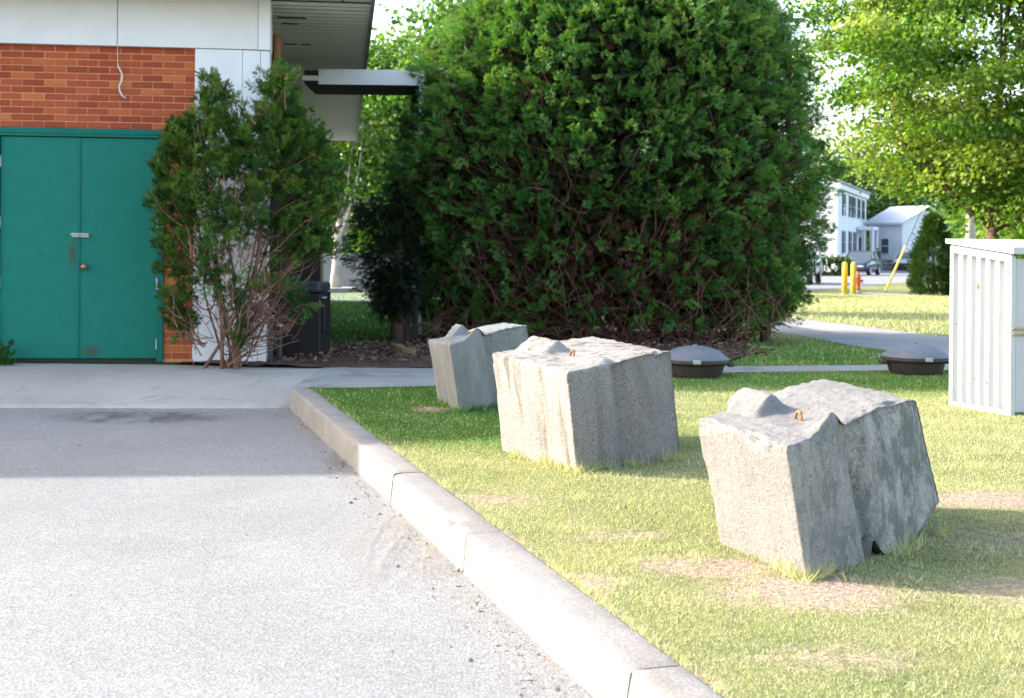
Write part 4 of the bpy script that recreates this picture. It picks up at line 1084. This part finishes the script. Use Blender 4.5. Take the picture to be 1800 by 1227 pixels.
# ------------------------------------------------------------------ bin, pipes, rock, posts in the gap
bn = empty('storage_bin', (-2.15, 13.80, .15), R(-3)); tag(bn, 'dark brown storage bin with grey lid beside the bush', 'bin')
MB().bbox(-.225, .225, 0, .55, .0, .66, .015).build('bin_body', M['bin_dark'], bn)
MB().bbox(-.20, .222, -.02, .56, .665, .765, .03).build('lid', M['bin_lid'], bn)
MB().bbox(.226, .262, .03, .10, .27, .60, .008).build('side_handle', M['bin_dark'], bn)
MB().bbox(.226, .268, .02, .11, .603, .628, .006).build('handle_cap', M['steel'], bn)
for i, (x, y, h, r, lb) in enumerate(((-2.345, 13.30, .46, .028, 'short grey standpipe at the building corner, nearest the pilaster'), (-2.262, 13.34, .38, .026, 'short grey standpipe between the building corner and the dark bin'))):
    t = empty('standpipe', (x, y, .12)); tag(t, lb, 'pipe', 'grey standpipes at the corner')
    MB().tube([(0, 0, 0), (0, 0, h)], r, 12).build('pipe', M['bin_lid'], t); MB().tube([(0, 0, h), (0, 0, h+.03)], r*1.35, 12).build('cap', M['steel'], t)
rk = bmesh.new(); bmesh.ops.create_cube(rk, size=1); bmesh.ops.subdivide_edges(rk, edges=rk.edges[:], cuts=6, use_grid_fill=True)
for v in rk.verts:
    v.co = Vector((v.co.x*.15, v.co.y*.42, v.co.z*.13)); n_ = mnoise.noise(v.co*7+Vector((3, 1, 2)))
    v.co += v.co.normalized()*n_*.03
me = bpy.data.meshes.new('split_rock'); rk.to_mesh(me); rk.free()
ro = link('split_rock', me, M['rock'], None, (-1.12, 14.0, .20)); ro.rotation_euler = (.05, .1, R(24)); tag(ro, 'brown rough block of stone lying in the mulch', 'rock')
for i, (x, y) in enumerate(((-1.34, 15.9), (-1.24, 16.0))):
    pass
for x, y, lb in ((-1.24, 16.35, 'dark timber post by the conifer trunk, left of the pair'), (-1.16, 16.45, 'dark timber post beside the canopy post, right of the pair')):
    t = MB().bbox(-.035, .035, -.035, .035, 0, .52, .006).build('timber_post', M['darkwall'], None, (x, y, .1)); tag(t, lb, 'post', 'dark posts at the end of the hedge')

# ------------------------------------------------------------------ fence + far objects
fe = empty('board_fence', (-5.2, 43.2, -.2)); tag(fe, 'grey board fence beyond the lawn in the gap', 'fence')
bme = MB().bbox(0, .143, -.012, .012, .03, 1.18, .004).mesh('fence_board'); bme.materials.append(M['fence_grey'])
for i in range(26): link('fence_board', bme, None, fe, (-1.0+i*.147, .004*(i % 3), .01*((i*5) % 3)))
for z in (.3, .95): MB().box(-1.0, 2.85, .014, .06, z, z+.08).build('rail', M['fence_grey'], fe)
for x in (-1.0, .9, 2.8): MB().bbox(x-.05, x+.05, .062, .15, -.1, 1.2, .01).build('post', M['fence_grey'], fe)

def bollard(x, y, lb):
    z = float(terrain(x, y))
    t = empty('bollard', (x, y, z)); tag(t, lb, 'bollard', 'yellow bollards by the hydrant')
    MB().lathe([(.09, -.05), (.09, .96), (.085, 1.01), (.06, 1.05), (.02, 1.067), (.001, 1.07)], 20).build('post', M['yellow'], t, None, True)
    MB().lathe([(.13, -.02), (.13, .015), (.10, .03)], 16).build('footing', M['kerb'], t)
bollard(10.93, 44.8, 'yellow steel bollard, left one of the pair'); bollard(11.13, 44.45, 'yellow steel bollard, the one closest to the red hydrant')
hy = empty('fire_hydrant', (11.38, 44.9, float(terrain(11.38, 44.9)))); tag(hy, 'red fire hydrant with pale base beside the yellow bollards', 'hydrant')
MB().lathe([(.13, -.03), (.13, .08), (.10, .10), (.10, .14)], 18).build('base', M['hyd_white'], hy)
MB().lathe([(.095, .141), (.095, .20), (.078, .21), (.078, .50), (.10, .51), (.10, .54), (.095, .60), (.07, .67), (.03, .70), (.025, .74), (.001, .745)], 20).build('barrel', M['hydrant'], hy, None, True)
for s in (-1, 1): MB().tube([(s*.07, 0, .44), (s*.15, 0, .44), (s*.151, 0, .44), (s*.165, 0, .44)], [.045, .045, .055, .05], 12).build('side_outlet', M['hydrant'], hy)
MB().tube([(0, -.07, .40), (0, -.15, .40), (0, -.151, .40), (0, -.17, .40)], [.06, .06, .07, .06], 12).build('pumper_outlet', M['hydrant'], hy)

pole = empty('utility_pole', (15.78, 47, -.25)); tag(pole, 'pale grey utility pole rising into the maple leaves', 'pole')
MB().tube([(0, 0, -.2), (0, 0, 4), (0, 0, 9.4)], [.17, .155, .12], 14).build('shaft', M['pole'], pole, None, True)
MB().bbox(-1.0, 1.0, -.2, -.1, 8.6, 8.72, .01).build('crossarm', M['bark'], pole)
MB().lathe([(.001, 2.95), (.09, 2.98), (.10, 3.08), (.09, 3.18), (.001, 3.2)], 14, -.19, -.12).build('service_cap', M['white_fascia'], pole)
gw = empty('guy_wire', (13.0, 47.5, -.2)); tag(gw, 'slanting guy wire with yellow guard sleeve near the hydrant', 'guy wire')
MB().tube([(0, 0, -.05), (2.7, -.5, 6.6)], .012, 6).build('wire', M['cable'], gw)
MB().tube([(.02, 0, .05), (.66, -.12, 1.6)], .04, 10).build('guard', M['yellow'], gw)
def wire(name, a, b_, sag, label):
    pts = [Vector(a).lerp(Vector(b_), i/24)+Vector((0, 0, -sag*math.sin(math.pi*i/24))) for i in range(25)]
    t = MB().tube(pts, .014, 5).build(name, M['cable'], None); tag(t, label, 'wire')
wire('power_line', (14.9, 46.9, 8.4), (-30, 54, 9.2), .9, 'thin overhead power line from the utility pole crossing the sky')

bxs = empty('white_sign', (13.40+.55, 42.0, -.15)); tag(bxs, 'small white board on a post beside the cone shaped conifer', 'sign')
MB().bbox(-.16, .16, -.015, .015, .45, .80, .005).build('board', M['clapboard'], bxs); MB().bbox(-.03, .03, .016, .06, -.1, .78, .004).build('post', M['clapboard'], bxs)

# houses
HT = math.atan2(.894, .447)-math.pi/2      # local +y along the street, +x to the right (towards the street)
def local_window(h, x, y, z, w, hgt, axis, name='window', shutters=True):
    """window on the wall facing local +x (axis x) or -y (axis y)"""
    def bx(a0, a1, d0, d1, z0, z1, mat, nm, par, bev=.01):
        if axis == 'x': return MB().bbox(x+d0, x+d1, y+a0, y+a1, z+z0, z+z1, bev).build(nm, mat, par)
        return MB().bbox(x+a0, x+a1, y-d1, y-d0, z+z0, z+z1, bev).build(nm, mat, par)
    f = bx(-w/2-.06, w/2+.06, .0, .05, -.06, hgt+.06, M['clapboard'], name, h)
    bx(-w/2, w/2, .045, .062, 0, hgt, M['glass'], 'pane', f)
    bx(-w/2, w/2, .058, .072, hgt/2-.03, hgt/2+.03, M['clapboard'], 'meeting_rail', f, .004)
    if shutters:
        for s in (-1, 1): bx(s*(w/2+.28)-.2, s*(w/2+.28)+.2, .01, .07, -.05, hgt+.05, M['shutter'], 'shutter', f)
def house(name, label, loc, rz, wx, ly, eave, ridge, ridge_axis, roofmat, base=-.8):
    h = empty(name, loc, rz); tag(h, label, 'house')
    n = int((eave-base)/.16)
    w = MB()
    for i in range(n):
        z0 = base+(eave-base)*i/n; z1 = base+(eave-base)*(i+1)/n-.012
        w.add([(-wx, 0, z0), (0, 0, z0), (0, ly, z0), (-wx, ly, z0), (-wx+.02, .02, z1), (-.02, .02, z1), (-.02, ly-.02, z1), (-wx+.02, ly-.02, z1)], [(0, 1, 5, 4), (1, 2, 6, 5), (2, 3, 7, 6), (3, 0, 4, 7)])
    w.box(-wx+.03, -.03, .03, ly-.03, base, eave); 
    if ridge_axis == 'y':
        w.add([(-wx+.03, .03, eave), (-.03, .03, eave), (-wx/2, .03, ridge-.15), (-wx+.03, ly-.03, eave), (-.03, ly-.03, eave), (-wx/2, ly-.03, ridge-.15)], [(0, 1, 2), (3, 5, 4)])
    else:
        w.add([(-.03, .03, eave), (-.03, ly-.03, eave), (-.03, ly/2, ridge-.15), (-wx+.03, .03, eave), (-wx+.03, ly-.03, eave), (-wx+.03, ly/2, ridge-.15)], [(0, 1, 2), (3, 5, 4)])
    w.build('wall', M['clapboard'], h)
    o = .35; t = .16; r = MB()
    if ridge_axis == 'y':
        for s, x0 in ((1, o), (-1, -wx-o)):
            r.add([(x0, -o, eave-.05), (x0, ly+o, eave-.05), (-wx/2, ly+o, ridge), (-wx/2, -o, ridge), (x0, -o, eave-.05+t), (x0, ly+o, eave-.05+t), (-wx/2, ly+o, ridge+t), (-wx/2, -o, ridge+t)], [(0, 1, 2, 3), (4, 7, 6, 5), (0, 4, 5, 1), (0, 3, 7, 4), (1, 5, 6, 2)])
    else:
        for s, y0 in ((1, ly+o), (-1, -o)):
            r.add([(-wx-o, y0, eave-.05), (o, y0, eave-.05), (o, ly/2, ridge), (-wx-o, ly/2, ridge), (-wx-o, y0, eave-.05+t), (o, y0, eave-.05+t), (o, ly/2, ridge+t), (-wx-o, ly/2, ridge+t)], [(0, 1, 2, 3), (4, 7, 6, 5), (0, 4, 5, 1), (0, 3, 7, 4), (1, 5, 6, 2)])
    r.build('roof', roofmat, h)
    return h
dv = np.array((30.589-24.083, 18.0)); dv /= np.linalg.norm(dv); rz1 = math.atan2(dv[1], dv[0])-math.pi/2
L1 = 21.5
h1p = np.array((30.589, 118.0))-dv*L1
h1 = house('white_house', 'white two storey clapboard house with dark shutters across the street', (float(h1p[0]), float(h1p[1]), 0), rz1, 8.0, L1, 6.0, 7.6, 'y', M['shingle'])
MB().bbox(.02, .22, -.2, L1+.2, 5.55, 5.98, .02).build('cornice', M['clapboard'], h1)
for y in (4.0, 8.5): 
    local_window(h1, 0, y, 3.75, 1.0, 1.55, 'x'); local_window(h1, 0, y, .95, 1.0, 1.6, 'x')
for y in (11.2, 15.0, 18.6): local_window(h1, 0, y, 3.75, 1.0, 1.55, 'x')
local_window(h1, 0, 12.0, .95, 1.0, 1.6, 'x')
local_window(h1, -4, 0, 3.75, 1.0, 1.55, 'y'); local_window(h1, -6.3, 0, .95, 1.0, 1.6, 'y')
MB().bbox(.03, .09, 15.4, 16.5, -.4, 2.2, .02).build('front_door', M['shutter'], h1)
po = MB().bbox(.1, 1.4, 13.4, 17.6, 2.75, 3.05, .03).build('porch_roof', M['clapboard'], h1)
for y in (13.6, 17.4): MB().tube([(1.25, y, -.6), (1.25, y, 2.76)], .13, 12).build('porch_column', M['clapboard'], h1)
MB().bbox(-4.4, -3.7, 5, 5.7, 7.0, 8.9, .02).build('chimney', M['brickwall'], h1)
c2 = np.array((30.6, 116.0)); e2 = np.array((32.3, 113.0)); d2 = e2-c2; a2_ = math.atan2(d2[1], d2[0])
# small house: local -y face is seen; built with x from -wx to 0 along the front
h2 = house('small_white_house', 'small white gabled house right of the two storey house', (float(e2[0]), float(e2[1]), 0), a2_, 3.8, 5.6, 3.35, 4.75, 'x', M['shingle_pale'])
local_window(h2, 0, 2.6, 1.0, .7, 1.3, 'x', 'window', False); local_window(h2, -1.9, 0, .9, .8, 1.2, 'y', 'window', False)

# low stone wall
sw = empty('stone_wall', (31.2, 111.0, -.55), R(12)); tag(sw, 'low field stone wall before the small white house', 'wall')
random.seed(5)
for i in range(5):
    for r in range(3):
        MB().bbox(i*.5-1.2+.12*(r % 2)+random.uniform(0, .04), i*.5-.74+.12*(r % 2), -.2+random.uniform(-.04, .04), .2, r*.33+.02, r*.33+.31, .05).build('stone', M['stone'], sw)

# ------------------------------------------------------------------ vehicles
def wheel_at(t, x, y, r):
    w = MB().lathe([(.001, -.11), (r*.6, -.115), (r*.92, -.11), (r, -.07), (r, .07), (r*.92, .11), (r*.6, .115), (.001, .11)], 22).xform(lambda p: Vector((p.x, p.z, p.y))).build('wheel', M['tyre'], t, (x, y, r), True)
    sy = 1 if y > 0 else -1
    MB().lathe([(.001, .10), (r*.25, .118), (r*.55, .105), (r*.62, .122), (r*.66, .119)], 18).xform(lambda p: Vector((p.x, p.z*sy, p.y))).build('rim', M['rim'], w)
def car(name, label, cat, loc, rz, paint, L, Wd, secs, cabin, wr, wx, grille=True):
    """front towards +x; secs: (x, z_low, z_belt, halfwidth); cabin: (x,z) outline of glasshouse"""
    t = empty(name, loc, rz); tag(t, label, cat)
    b = MB(); ring = []
    for (x, zl, zb, hw) in secs:
        ring.append([(x, -hw*.92, zl), (x, -hw, zl+.12), (x, -hw*1.0, zl+(zb-zl)*.62), (x, -hw*.93, zb-.03), (x, -hw*.72, zb), (x, hw*.72, zb), (x, hw*.93, zb-.03), (x, hw, zl+(zb-zl)*.62), (x, hw, zl+.12), (x, hw*.92, zl)])
    n = 10; vs_ = [q for r_ in ring for q in r_]
    fs = [(i*n+k, i*n+(k+1) % n, (i+1)*n+(k+1) % n, (i+1)*n+k) for i in range(len(ring)-1) for k in range(n)]
    fs += [tuple(range(n-1, -1, -1)), tuple(range((len(ring)-1)*n, len(ring)*n))]
    b.add(vs_, fs); b.build('body', paint, t, None, True)
    (rx0, rz0), (rx1, rz1), (rx2, rz2), (rx3, rz3) = cabin     # base rear, top rear, top front, base front
    hb = Wd/2*.93; htp = Wd/2*.74
    g = MB().add([(rx0, -hb, rz0), (rx3, -hb, rz3), (rx3, hb, rz3), (rx0, hb, rz0), (rx1, -htp, rz1), (rx2, -htp, rz2), (rx2, htp, rz2), (rx1, htp, rz1)], [(0, 1, 5, 4), (1, 2, 6, 5), (2, 3, 7, 6), (3, 0, 4, 7), (4, 5, 6, 7)])
    g.build('glasshouse', M['glass'], t)
    MB().bbox(rx1-.06, rx2+.06, -htp-.02, htp+.02, rz1-.03, rz1+.045, .03).build('roof_panel', paint, t)
    for s in (-1, 1):
        MB().tube([(rx3, s*hb, rz3), (rx2, s*htp, rz2)], .045, 6).tube([(rx0, s*hb, rz0), (rx1, s*htp, rz1)], .06, 6).tube([((rx0+rx3)/2-.1, s*(hb+.01), rz0), ((rx1+rx2)/2-.1, s*(htp+.01), rz1)], .045, 6).build('pillars', paint, t)
        MB().bbox(rx3-.25, rx3-.05, s*(hb+.02) if s > 0 else s*(hb+.22), s*(hb+.22) if s > 0 else s*(hb+.02), rz3+.02, rz3+.16, .03).build('mirror', paint, t)
        f = secs[-1]
        MB().bbox(f[0]-.12, f[0]+.03, s*f[3]*.62-.2, s*f[3]*.62+.2, f[2]-.28, f[2]-.10, .04).build('headlight', M['lamp'], t)
        r_ = secs[0]
        MB().bbox(r_[0]-.03, r_[0]+.1, s*r_[3]*.75-.1, s*r_[3]*.75+.1, r_[2]-.35, r_[2]-.1, .03).build('tail_light', M['hydrant'], t)
        for x in wx: wheel_at(t, x, s*(Wd/2-.10), wr)
    f = secs[-1]
    MB().bbox(f[0]-.05, f[0]+.02, -f[3]*.45, f[3]*.45, f[2]-.34, f[2]-.14, .02).build('grille', M['black'], t)
    MB().bbox(f[0]-.1, f[0]+.07, -f[3]*.95, f[3]*.95, f[1]-.02, f[1]+.2, .05).build('bumper', M['bin_lid'], t)
    return t
face_cam = math.atan2(-.894, -.447)
car('parked_suv', 'dark blue car parked in front of the white two storey house', 'car', (23.0, 90, -.47), face_cam, M['car_blue'], 4.6, 1.85,
    [(-2.25, .42, .85, .80), (-1.9, .32, .98, .9), (0, .28, 1.0, .92), (1.0, .28, .98, .92), (1.9, .32, .90, .88), (2.25, .40, .74, .76)], ((-2.0, .97), (-1.5, 1.56), (.25, 1.58), (1.1, .97)), .34, (-1.35, 1.40))
car('parked_car', 'silver car parked beside the cone shaped conifer', 'car', (31.9, 110, -.42), face_cam, M['car_silver'], 4.5, 1.8,
    [(-2.2, .40, .85, .78), (-1.8, .30, .95, .88), (0, .26, .95, .9), (1.0, .26, .93, .9), (1.9, .30, .84, .86), (2.2, .38, .68, .74)], ((-1.7, .94), (-.9, 1.40), (.25, 1.42), (1.15, .94)), .32, (-1.32, 1.36))
tk = car('pickup_truck', 'white pickup truck half hidden by the right end of the hedge', 'truck', (12.5, 60.3, -.28), face_cam+R(8), M['car_white'], 5.2, 1.9,
    [(-2.6, .55, 1.12, .90), (-2.4, .45, 1.14, .95), (-.4, .42, 1.14, .95), (1.3, .42, 1.12, .95), (2.2, .45, 1.06, .93), (2.5, .5, .95, .85)], ((-.55, 1.1), (-.45, 1.75), (.55, 1.77), (1.3, 1.1)), .38, (-1.6, 1.7))

# ------------------------------------------------------------------ person by the far house
def person():
    base = Vector((29.1, 108.6, -.36)); t = empty('person', base, R(20)); tag(t, 'person in dark jacket and pale trousers standing by the stone wall', 'person')
    J = {'pel': (0, 0, .86, .13), 'sp': (0, .01, 1.08, .135), 'ch': (0, .01, 1.28, .15), 'nk': (0, 0, 1.43, .055), 'hd': (0, -.01, 1.55, .085), 'ht': (0, -.005, 1.65, .075),
         'sl': (-.18, .01, 1.34, .065), 'el': (-.24, .03, 1.08, .048), 'wl': (-.22, -.06, .86, .036), 'hl': (-.22, -.08, .77, .04),
         'sr': (.18, .01, 1.34, .065), 'er': (.24, .03, 1.08, .048), 'wr': (.22, -.06, .86, .036), 'hr': (.22, -.08, .77, .04),
         'tl': (-.10, 0, .80, .095), 'kl': (-.11, -.02, .46, .065), 'al': (-.11, .02, .08, .045), 'fl': (-.12, -.13, .04, .04),
         'tr': (.10, 0, .80, .095), 'kr': (.12, -.04, .46, .065), 'ar': (.13, .0, .08, .045), 'fr': (.14, -.15, .04, .04)}
    E_ = [('pel', 'sp'), ('sp', 'ch'), ('ch', 'nk'), ('nk', 'hd'), ('hd', 'ht'), ('ch', 'sl'), ('sl', 'el'), ('el', 'wl'), ('wl', 'hl'), ('ch', 'sr'), ('sr', 'er'), ('er', 'wr'), ('wr', 'hr'), ('pel', 'tl'), ('tl', 'kl'), ('kl', 'al'), ('al', 'fl'), ('pel', 'tr'), ('tr', 'kr'), ('kr', 'ar'), ('ar', 'fr')]
    ks = list(J); me = bpy.data.meshes.new('body'); me.from_pydata([J[k][:3] for k in ks], [(ks.index(a), ks.index(b_)) for a, b_ in E_], [])
    o = link('body', me, None, t)
    mo = o.modifiers.new('skin', 'SKIN'); o.modifiers.new('sub', 'SUBSURF').levels = 1; o.modifiers['sub'].render_levels = 2
    for i, k in enumerate(ks):
        sv = me.skin_vertices[0].data[i]; sv.radius = (J[k][3], J[k][3]); sv.use_root = (k == 'pel')
    m, nt, b = _nt('person_clothes')
    tc = _n(nt, 'ShaderNodeTexCoord').outputs['Object']; sx = _n(nt, 'ShaderNodeSeparateXYZ'); nt.links.new(tc, sx.inputs[0])
    mp = _n(nt, 'ShaderNodeMapRange'); nt.links.new(sx.outputs['Z'], mp.inputs[0]); mp.inputs[1].default_value = 0; mp.inputs[2].default_value = 1.75
    nt.links.new(_ramp(nt, mp.outputs[0], [(0, (.03, .03, .03)), (.055, (.36, .32, .28)), (.47, (.02, .022, .03)), (.825, (.42, .27, .20))], 'CONSTANT'), b.inputs['Base Color'])
    b.inputs['Roughness'].default_value = .9
    me.materials.append(m)
    MB().lathe([(.088, -.02), (.098, .04), (.085, .09), (.045, .12), (.001, .13)], 16, 0, .012, 1.565).build('hair', M['bin_dark'], t, None, True)
    return t
person()

# ------------------------------------------------------------------ grass blades, mulch chips, gutter grit (uncountable)
def in_block(x, y, cnr, grow=0.0):
    P = [np.array(cnr[k][:2]) for k in ('B0', 'A0')] ; Cc = np.array(cnr['C0'][:2]); Dd = P[1]+Cc-P[0]
    poly = [P[0], P[1], Dd, Cc]; ins = np.ones_like(x, bool)
    cx = sum(q[0] for q in poly)/4; cy = sum(q[1] for q in poly)/4
    for i in range(4):
        a, b_ = poly[i], poly[(i+1) % 4]
        cr = (b_[0]-a[0])*(y-a[1])-(b_[1]-a[1])*(x-a[0]); cr0 = (b_[0]-a[0])*(cy-a[1])-(b_[1]-a[1])*(cx-a[0])
        ins &= (cr*np.sign(cr0) > 0.02*np.hypot(*(b_-a)))
    return ins
def edge_pts(cnr, n):
    """points just outside the visible foot of a block"""
    A = np.array(cnr['A0'][:2]); Bp = np.array(cnr['B0'][:2]); Cp = np.array(cnr['C0'][:2]); ct = (A+Cp)/2
    t = rng.random(n); side = rng.random(n) < .45
    p = np.where(side[:, None], A+(Bp-A)*t[:, None], Bp+(Cp-Bp)*t[:, None])
    o = p-ct; o /= np.linalg.norm(o, axis=1, keepdims=True)
    return p+o*np.abs(rng.normal(0, .035, n))[:, None]
def walk_near(x): return np.interp(x, [-1.75, -1.2, -.64, .6, 2.07, 3.56, 5.2], [10.95, 11.0, 11.17, 11.9, 12.66, 12.98, 13.3])
def walk_far(x): return np.interp(x, [-1.75, -.6, .9, 2.17, 3.75, 5.2], [12.78, 12.8, 13.05, 13.3, 13.62, 14.0])
X = []; Y = []; Hh = []; Ww = []
def zone(y0, y1, x1a, x1b, dens, h, w):
    n = int(dens*(y1-y0)*7.6)
    y = rng.uniform(y0, y1, n); xl = kerb_back(np.minimum(y, 10.95))+.004; xr = 1.5+x1a+(x1b-x1a)*(y-y0)/(y1-y0)
    x = rng.uniform(-2, 5.6, n)
    k = (x > xl) & (x < xr); x, y = x[k], y[k]
    X.append(x); Y.append(y); Hh.append(rng.uniform(.55, 1.25, len(x))*h); Ww.append(rng.uniform(.7, 1.3, len(x))*w)
zone(2.4, 5.0, 1.9, 2.4, 22000, .016, .0024)
zone(5.0, 7.5, 2.4, 3.2, 15000, .018, .0030)
zone(7.5, 10.0, 3.2, 4.0, 10000, .021, .0040)
zone(10.0, 13.0, 4.0, 4.0, 7000, .028, .0052)
def zone2(x0, x1, y0, y1, n, h, w):
    X.append(rng.uniform(x0, x1, n)); Y.append(rng.uniform(y0, y1, n)); Hh.append(rng.uniform(.55, 1.25, n)*h); Ww.append(rng.uniform(.7, 1.3, n)*w)
zone2(1.8, 4.6, 13.0, 19, 36000, .045, .008); zone2(3.8, 14, 17, 44, 60000, .06, .02); zone2(-5, -1.0, 15.4, 40, 40000, .05, .014)
x = np.concatenate(X); y = np.concatenate(Y); hh = np.concatenate(Hh); ww = np.concatenate(Ww)
br = bare(x, y)
brn = nz(np.stack([x, y, 0*x], 1), 13.0, 1.0)+.7*nz(np.stack([x, y, 0*x], 1), 31.0, 3.0)
br = np.where(br > .08, np.clip(br*(1.0+.55*brn)+.10*brn, 0, 1), br)
pt = nz(np.stack([x, y, 0*x], 1), 3.3)+.6*nz(np.stack([x, y, 0*x], 1), 9.0, 2)
keep = rng.random(len(x)) > np.clip(br*1.15+.10*(pt < -.5), 0, .97)
for cb_ in (B1, B2, B3): keep &= ~in_block(x, y, cb_)
keep &= ~((y > walk_near(x)) & (y < walk_far(x)) & (x < 5))
drv_l = np.interp(y, [11.6, 13.7, 16, 19.1, 25, 32], [7.5, 4.75, 4.1, 3.74, 2.6, 2.0]); drv_r = np.interp(y, [12, 14.2, 16, 18.2, 23.4, 29, 34], [16, 9.5, 7.2, 5.85, 4.9, 3.6, 3.2])
keep &= ~((x > drv_l) & (x < drv_r) & (y > 11))
qst = (x-ST_P[0])*ST_N[0]+(y-ST_P[1])*ST_N[1]; keep &= ~((qst > -.2) & (y > 25) & (x > 0))
keep &= ~((y > 12.8) & (y < 16.0) & (x < 2.2))
mulch_in = (y > 13.3) & (x < 2.6+.1*(y-15)-.25*rng.random(len(x))) & (x > -1.2) & (y < 18.5); keep &= ~mulch_in
u_ = (x-BC.x)*math.cos(PSI)+(y-BC.y)*math.sin(PSI); keep &= ~((u_ < .2) & (y > 12.8) & (y < 33))
x, y, hh, ww = x[keep], y[keep], hh[keep], ww[keep]
tall_f = np.clip(nz(np.stack([x, y, 0*x], 1), 5.0, 7.0), 0, 1); hh = hh*(1+.8*tall_f**2)
kd = x-kerb_back(y); hh = np.where((kd < .04) & (y < 11), hh*1.5, hh)
# longer tufts round the feet of the blocks
ex = [edge_pts(b_, n_) for b_, n_ in ((B3, 1500), (B2, 1700), (B1, 1300))]; ep = np.concatenate(ex)
ep2 = np.array((.655, 7.20))+rng.normal(0, .028, (110, 2))
tuft = nz(np.stack([ep[:, 0], ep[:, 1], 0*ep[:, 0]], 1), 8.0) > -.1; ep = np.concatenate([ep[tuft], ep2])
x = np.concatenate([x, ep[:, 0]]); y = np.concatenate([y, ep[:, 1]]); hh = np.concatenate([hh, rng.uniform(.04, .095, len(ep))]); ww = np.concatenate([ww, np.full(len(ep), .004)])
ke = rng.uniform(2.9, 10.9, 3400); kx = kerb_back(ke)+rng.normal(.004, .010, 3400); kk = nz(np.stack([kx, ke, 0*ke], 1), 6.0, 2.0) > -.25; kx, ke = kx[kk], ke[kk]
x = np.concatenate([x, kx]); y = np.concatenate([y, ke]); hh = np.concatenate([hh, rng.uniform(.02, .048, len(kx))]); ww = np.concatenate([ww, np.full(len(kx), .003)])
wc = np.stack([rng.uniform(-.3, 3.2, 150), rng.uniform(3.2, 9.5, 150)], 1); wc = wc[wc[:, 0] > kerb_back(wc[:, 1])+.05]
wp = np.repeat(wc, 16, 0)+rng.normal(0, .022, (len(wc)*16, 2)); wk_ = np.ones(len(wp), bool)
for cb_ in (B1, B2, B3): wk_ &= ~in_block(wp[:, 0], wp[:, 1], cb_)
wp = wp[wk_]
x = np.concatenate([x, wp[:, 0]]); y = np.concatenate([y, wp[:, 1]]); hh = np.concatenate([hh, rng.uniform(.025, .06, len(wp))]); ww = np.concatenate([ww, rng.uniform(.003, .006, len(wp))])
n = len(x); P3 = np.stack([x, y, 0*x], 1)
z = terrain(x, y)+np.where(y < 24, bumpy(x, y), 0)-.004
base_t = np.clip(.90+.17*nz(P3, 1.1, 4.0)+.14*nz(P3, 4.2)-.72*shade_green(x, y), .04, .9)
tone = np.clip(base_t+rng.normal(0, .17, n), 0, .88); tone[rng.random(n) < .06+.10*bare(x, y)] = .97
# blades: explicit so that width and length differ
lean = rng.normal(size=(n, 3))*np.array((.7, .7, 0)); lean[:, 2] = 1; lean /= np.linalg.norm(lean, axis=1, keepdims=True)
ang = rng.uniform(0, math.pi, n); sx_ = np.stack([np.cos(ang), np.sin(ang), 0*ang], 1)*ww[:, None]*.5
root_ = np.stack([x, y, z], 1)
V = np.stack([root_-sx_, root_+sx_, root_+lean*hh[:, None]], 1).reshape(-1, 3).astype(np.float32)
me = bpy.data.meshes.new('grass_blades'); me.vertices.add(n*3); me.vertices.foreach_set('co', V.ravel())
me.loops.add(n*3); me.loops.foreach_set('vertex_index', np.arange(n*3, dtype=np.int32)); me.polygons.add(n)
me.polygons.foreach_set('loop_start', np.arange(0, n*3, 3, dtype=np.int32)); me.polygons.foreach_set('loop_total', np.full(n, 3, dtype=np.int32)); me.update(calc_edges=True)
a_ = me.attributes.new('tone', 'FLOAT', 'FACE'); a_.data.foreach_set('value', tone.astype(np.float32))
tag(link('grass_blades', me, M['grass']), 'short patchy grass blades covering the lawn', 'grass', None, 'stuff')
print('blades', n)

# mulch chips
n = 6200
x = rng.uniform(-2.2, 3.2, n); y = rng.uniform(12.9, 17.2, n); k = (y > walk_far(x)+.05) & ~((x < -1.2) & (y > 15.6)) & ~((x > 1.9) & (y < 14.2)) & (x < 2.8); x, y = x[k], y[k]; n = len(x)
CH = [[(-.5, 0, 0), (.5, 0, 0), (.4, 2.2, .25)], [(-.5, 0, 0), (.4, 2.2, .25), (-.4, 2.0, .1)]]
dd = rng.normal(size=(n, 3)); dd[:, 2] *= .25
tag(cards('mulch_chips', np.stack([x, y, terrain(x, y)+.045+rng.uniform(0, .02, n)], 1), dd, rng.uniform(.010, .026, n), CH, rng.random(n), leaf_material('bark_chips', [(.045, .024, .018), (.09, .050, .036), (.15, .085, .06)], (.2, .13, .09), .0)), 'brown bark chips scattered over the planting bed', 'mulch', None, 'stuff')
# grit and dead leaves in the gutter and on the lot
n = 1500
s = rng.uniform(-1.0, 7.3, n); o = np.abs(rng.normal(0, .10, n))+.19
gp = np.array((.55, 3.57, 0))+np.outer(s, np.array(KD))+np.outer(o, np.array(KN)); gp[:, 2] = .006
n2 = 260; g2 = np.stack([rng.uniform(-4.5, .2, n2), rng.uniform(2.9, 11, n2), np.full(n2, .006)], 1); g2 = g2[g2[:, 0] < kerb_back(g2[:, 1])-.3]
n3 = 420; g3 = np.stack([rng.uniform(-1, 3.2, n3), rng.uniform(3, 10.5, n3), np.full(n3, .168)], 1); g3 = g3[g3[:, 0] > kerb_back(g3[:, 1])+.03]
gp = np.concatenate([gp, g2, g3]); n = len(gp); dd = rng.normal(size=(n, 3)); dd[:, 2] = rng.uniform(-.05, .3, n)
tag(cards('gutter_grit', gp, dd, np.where(rng.random(n) < .07, rng.uniform(.012, .026, n), rng.uniform(.004, .010, n)), LEAF, rng.random(n), leaf_material('grit_and_leaf_litter', [(.24, .20, .15), (.32, .27, .21), (.28, .23, .18)], (.20, .15, .10), .0)), 'grit and leaf litter along the foot of the kerb', 'litter', None, 'stuff')
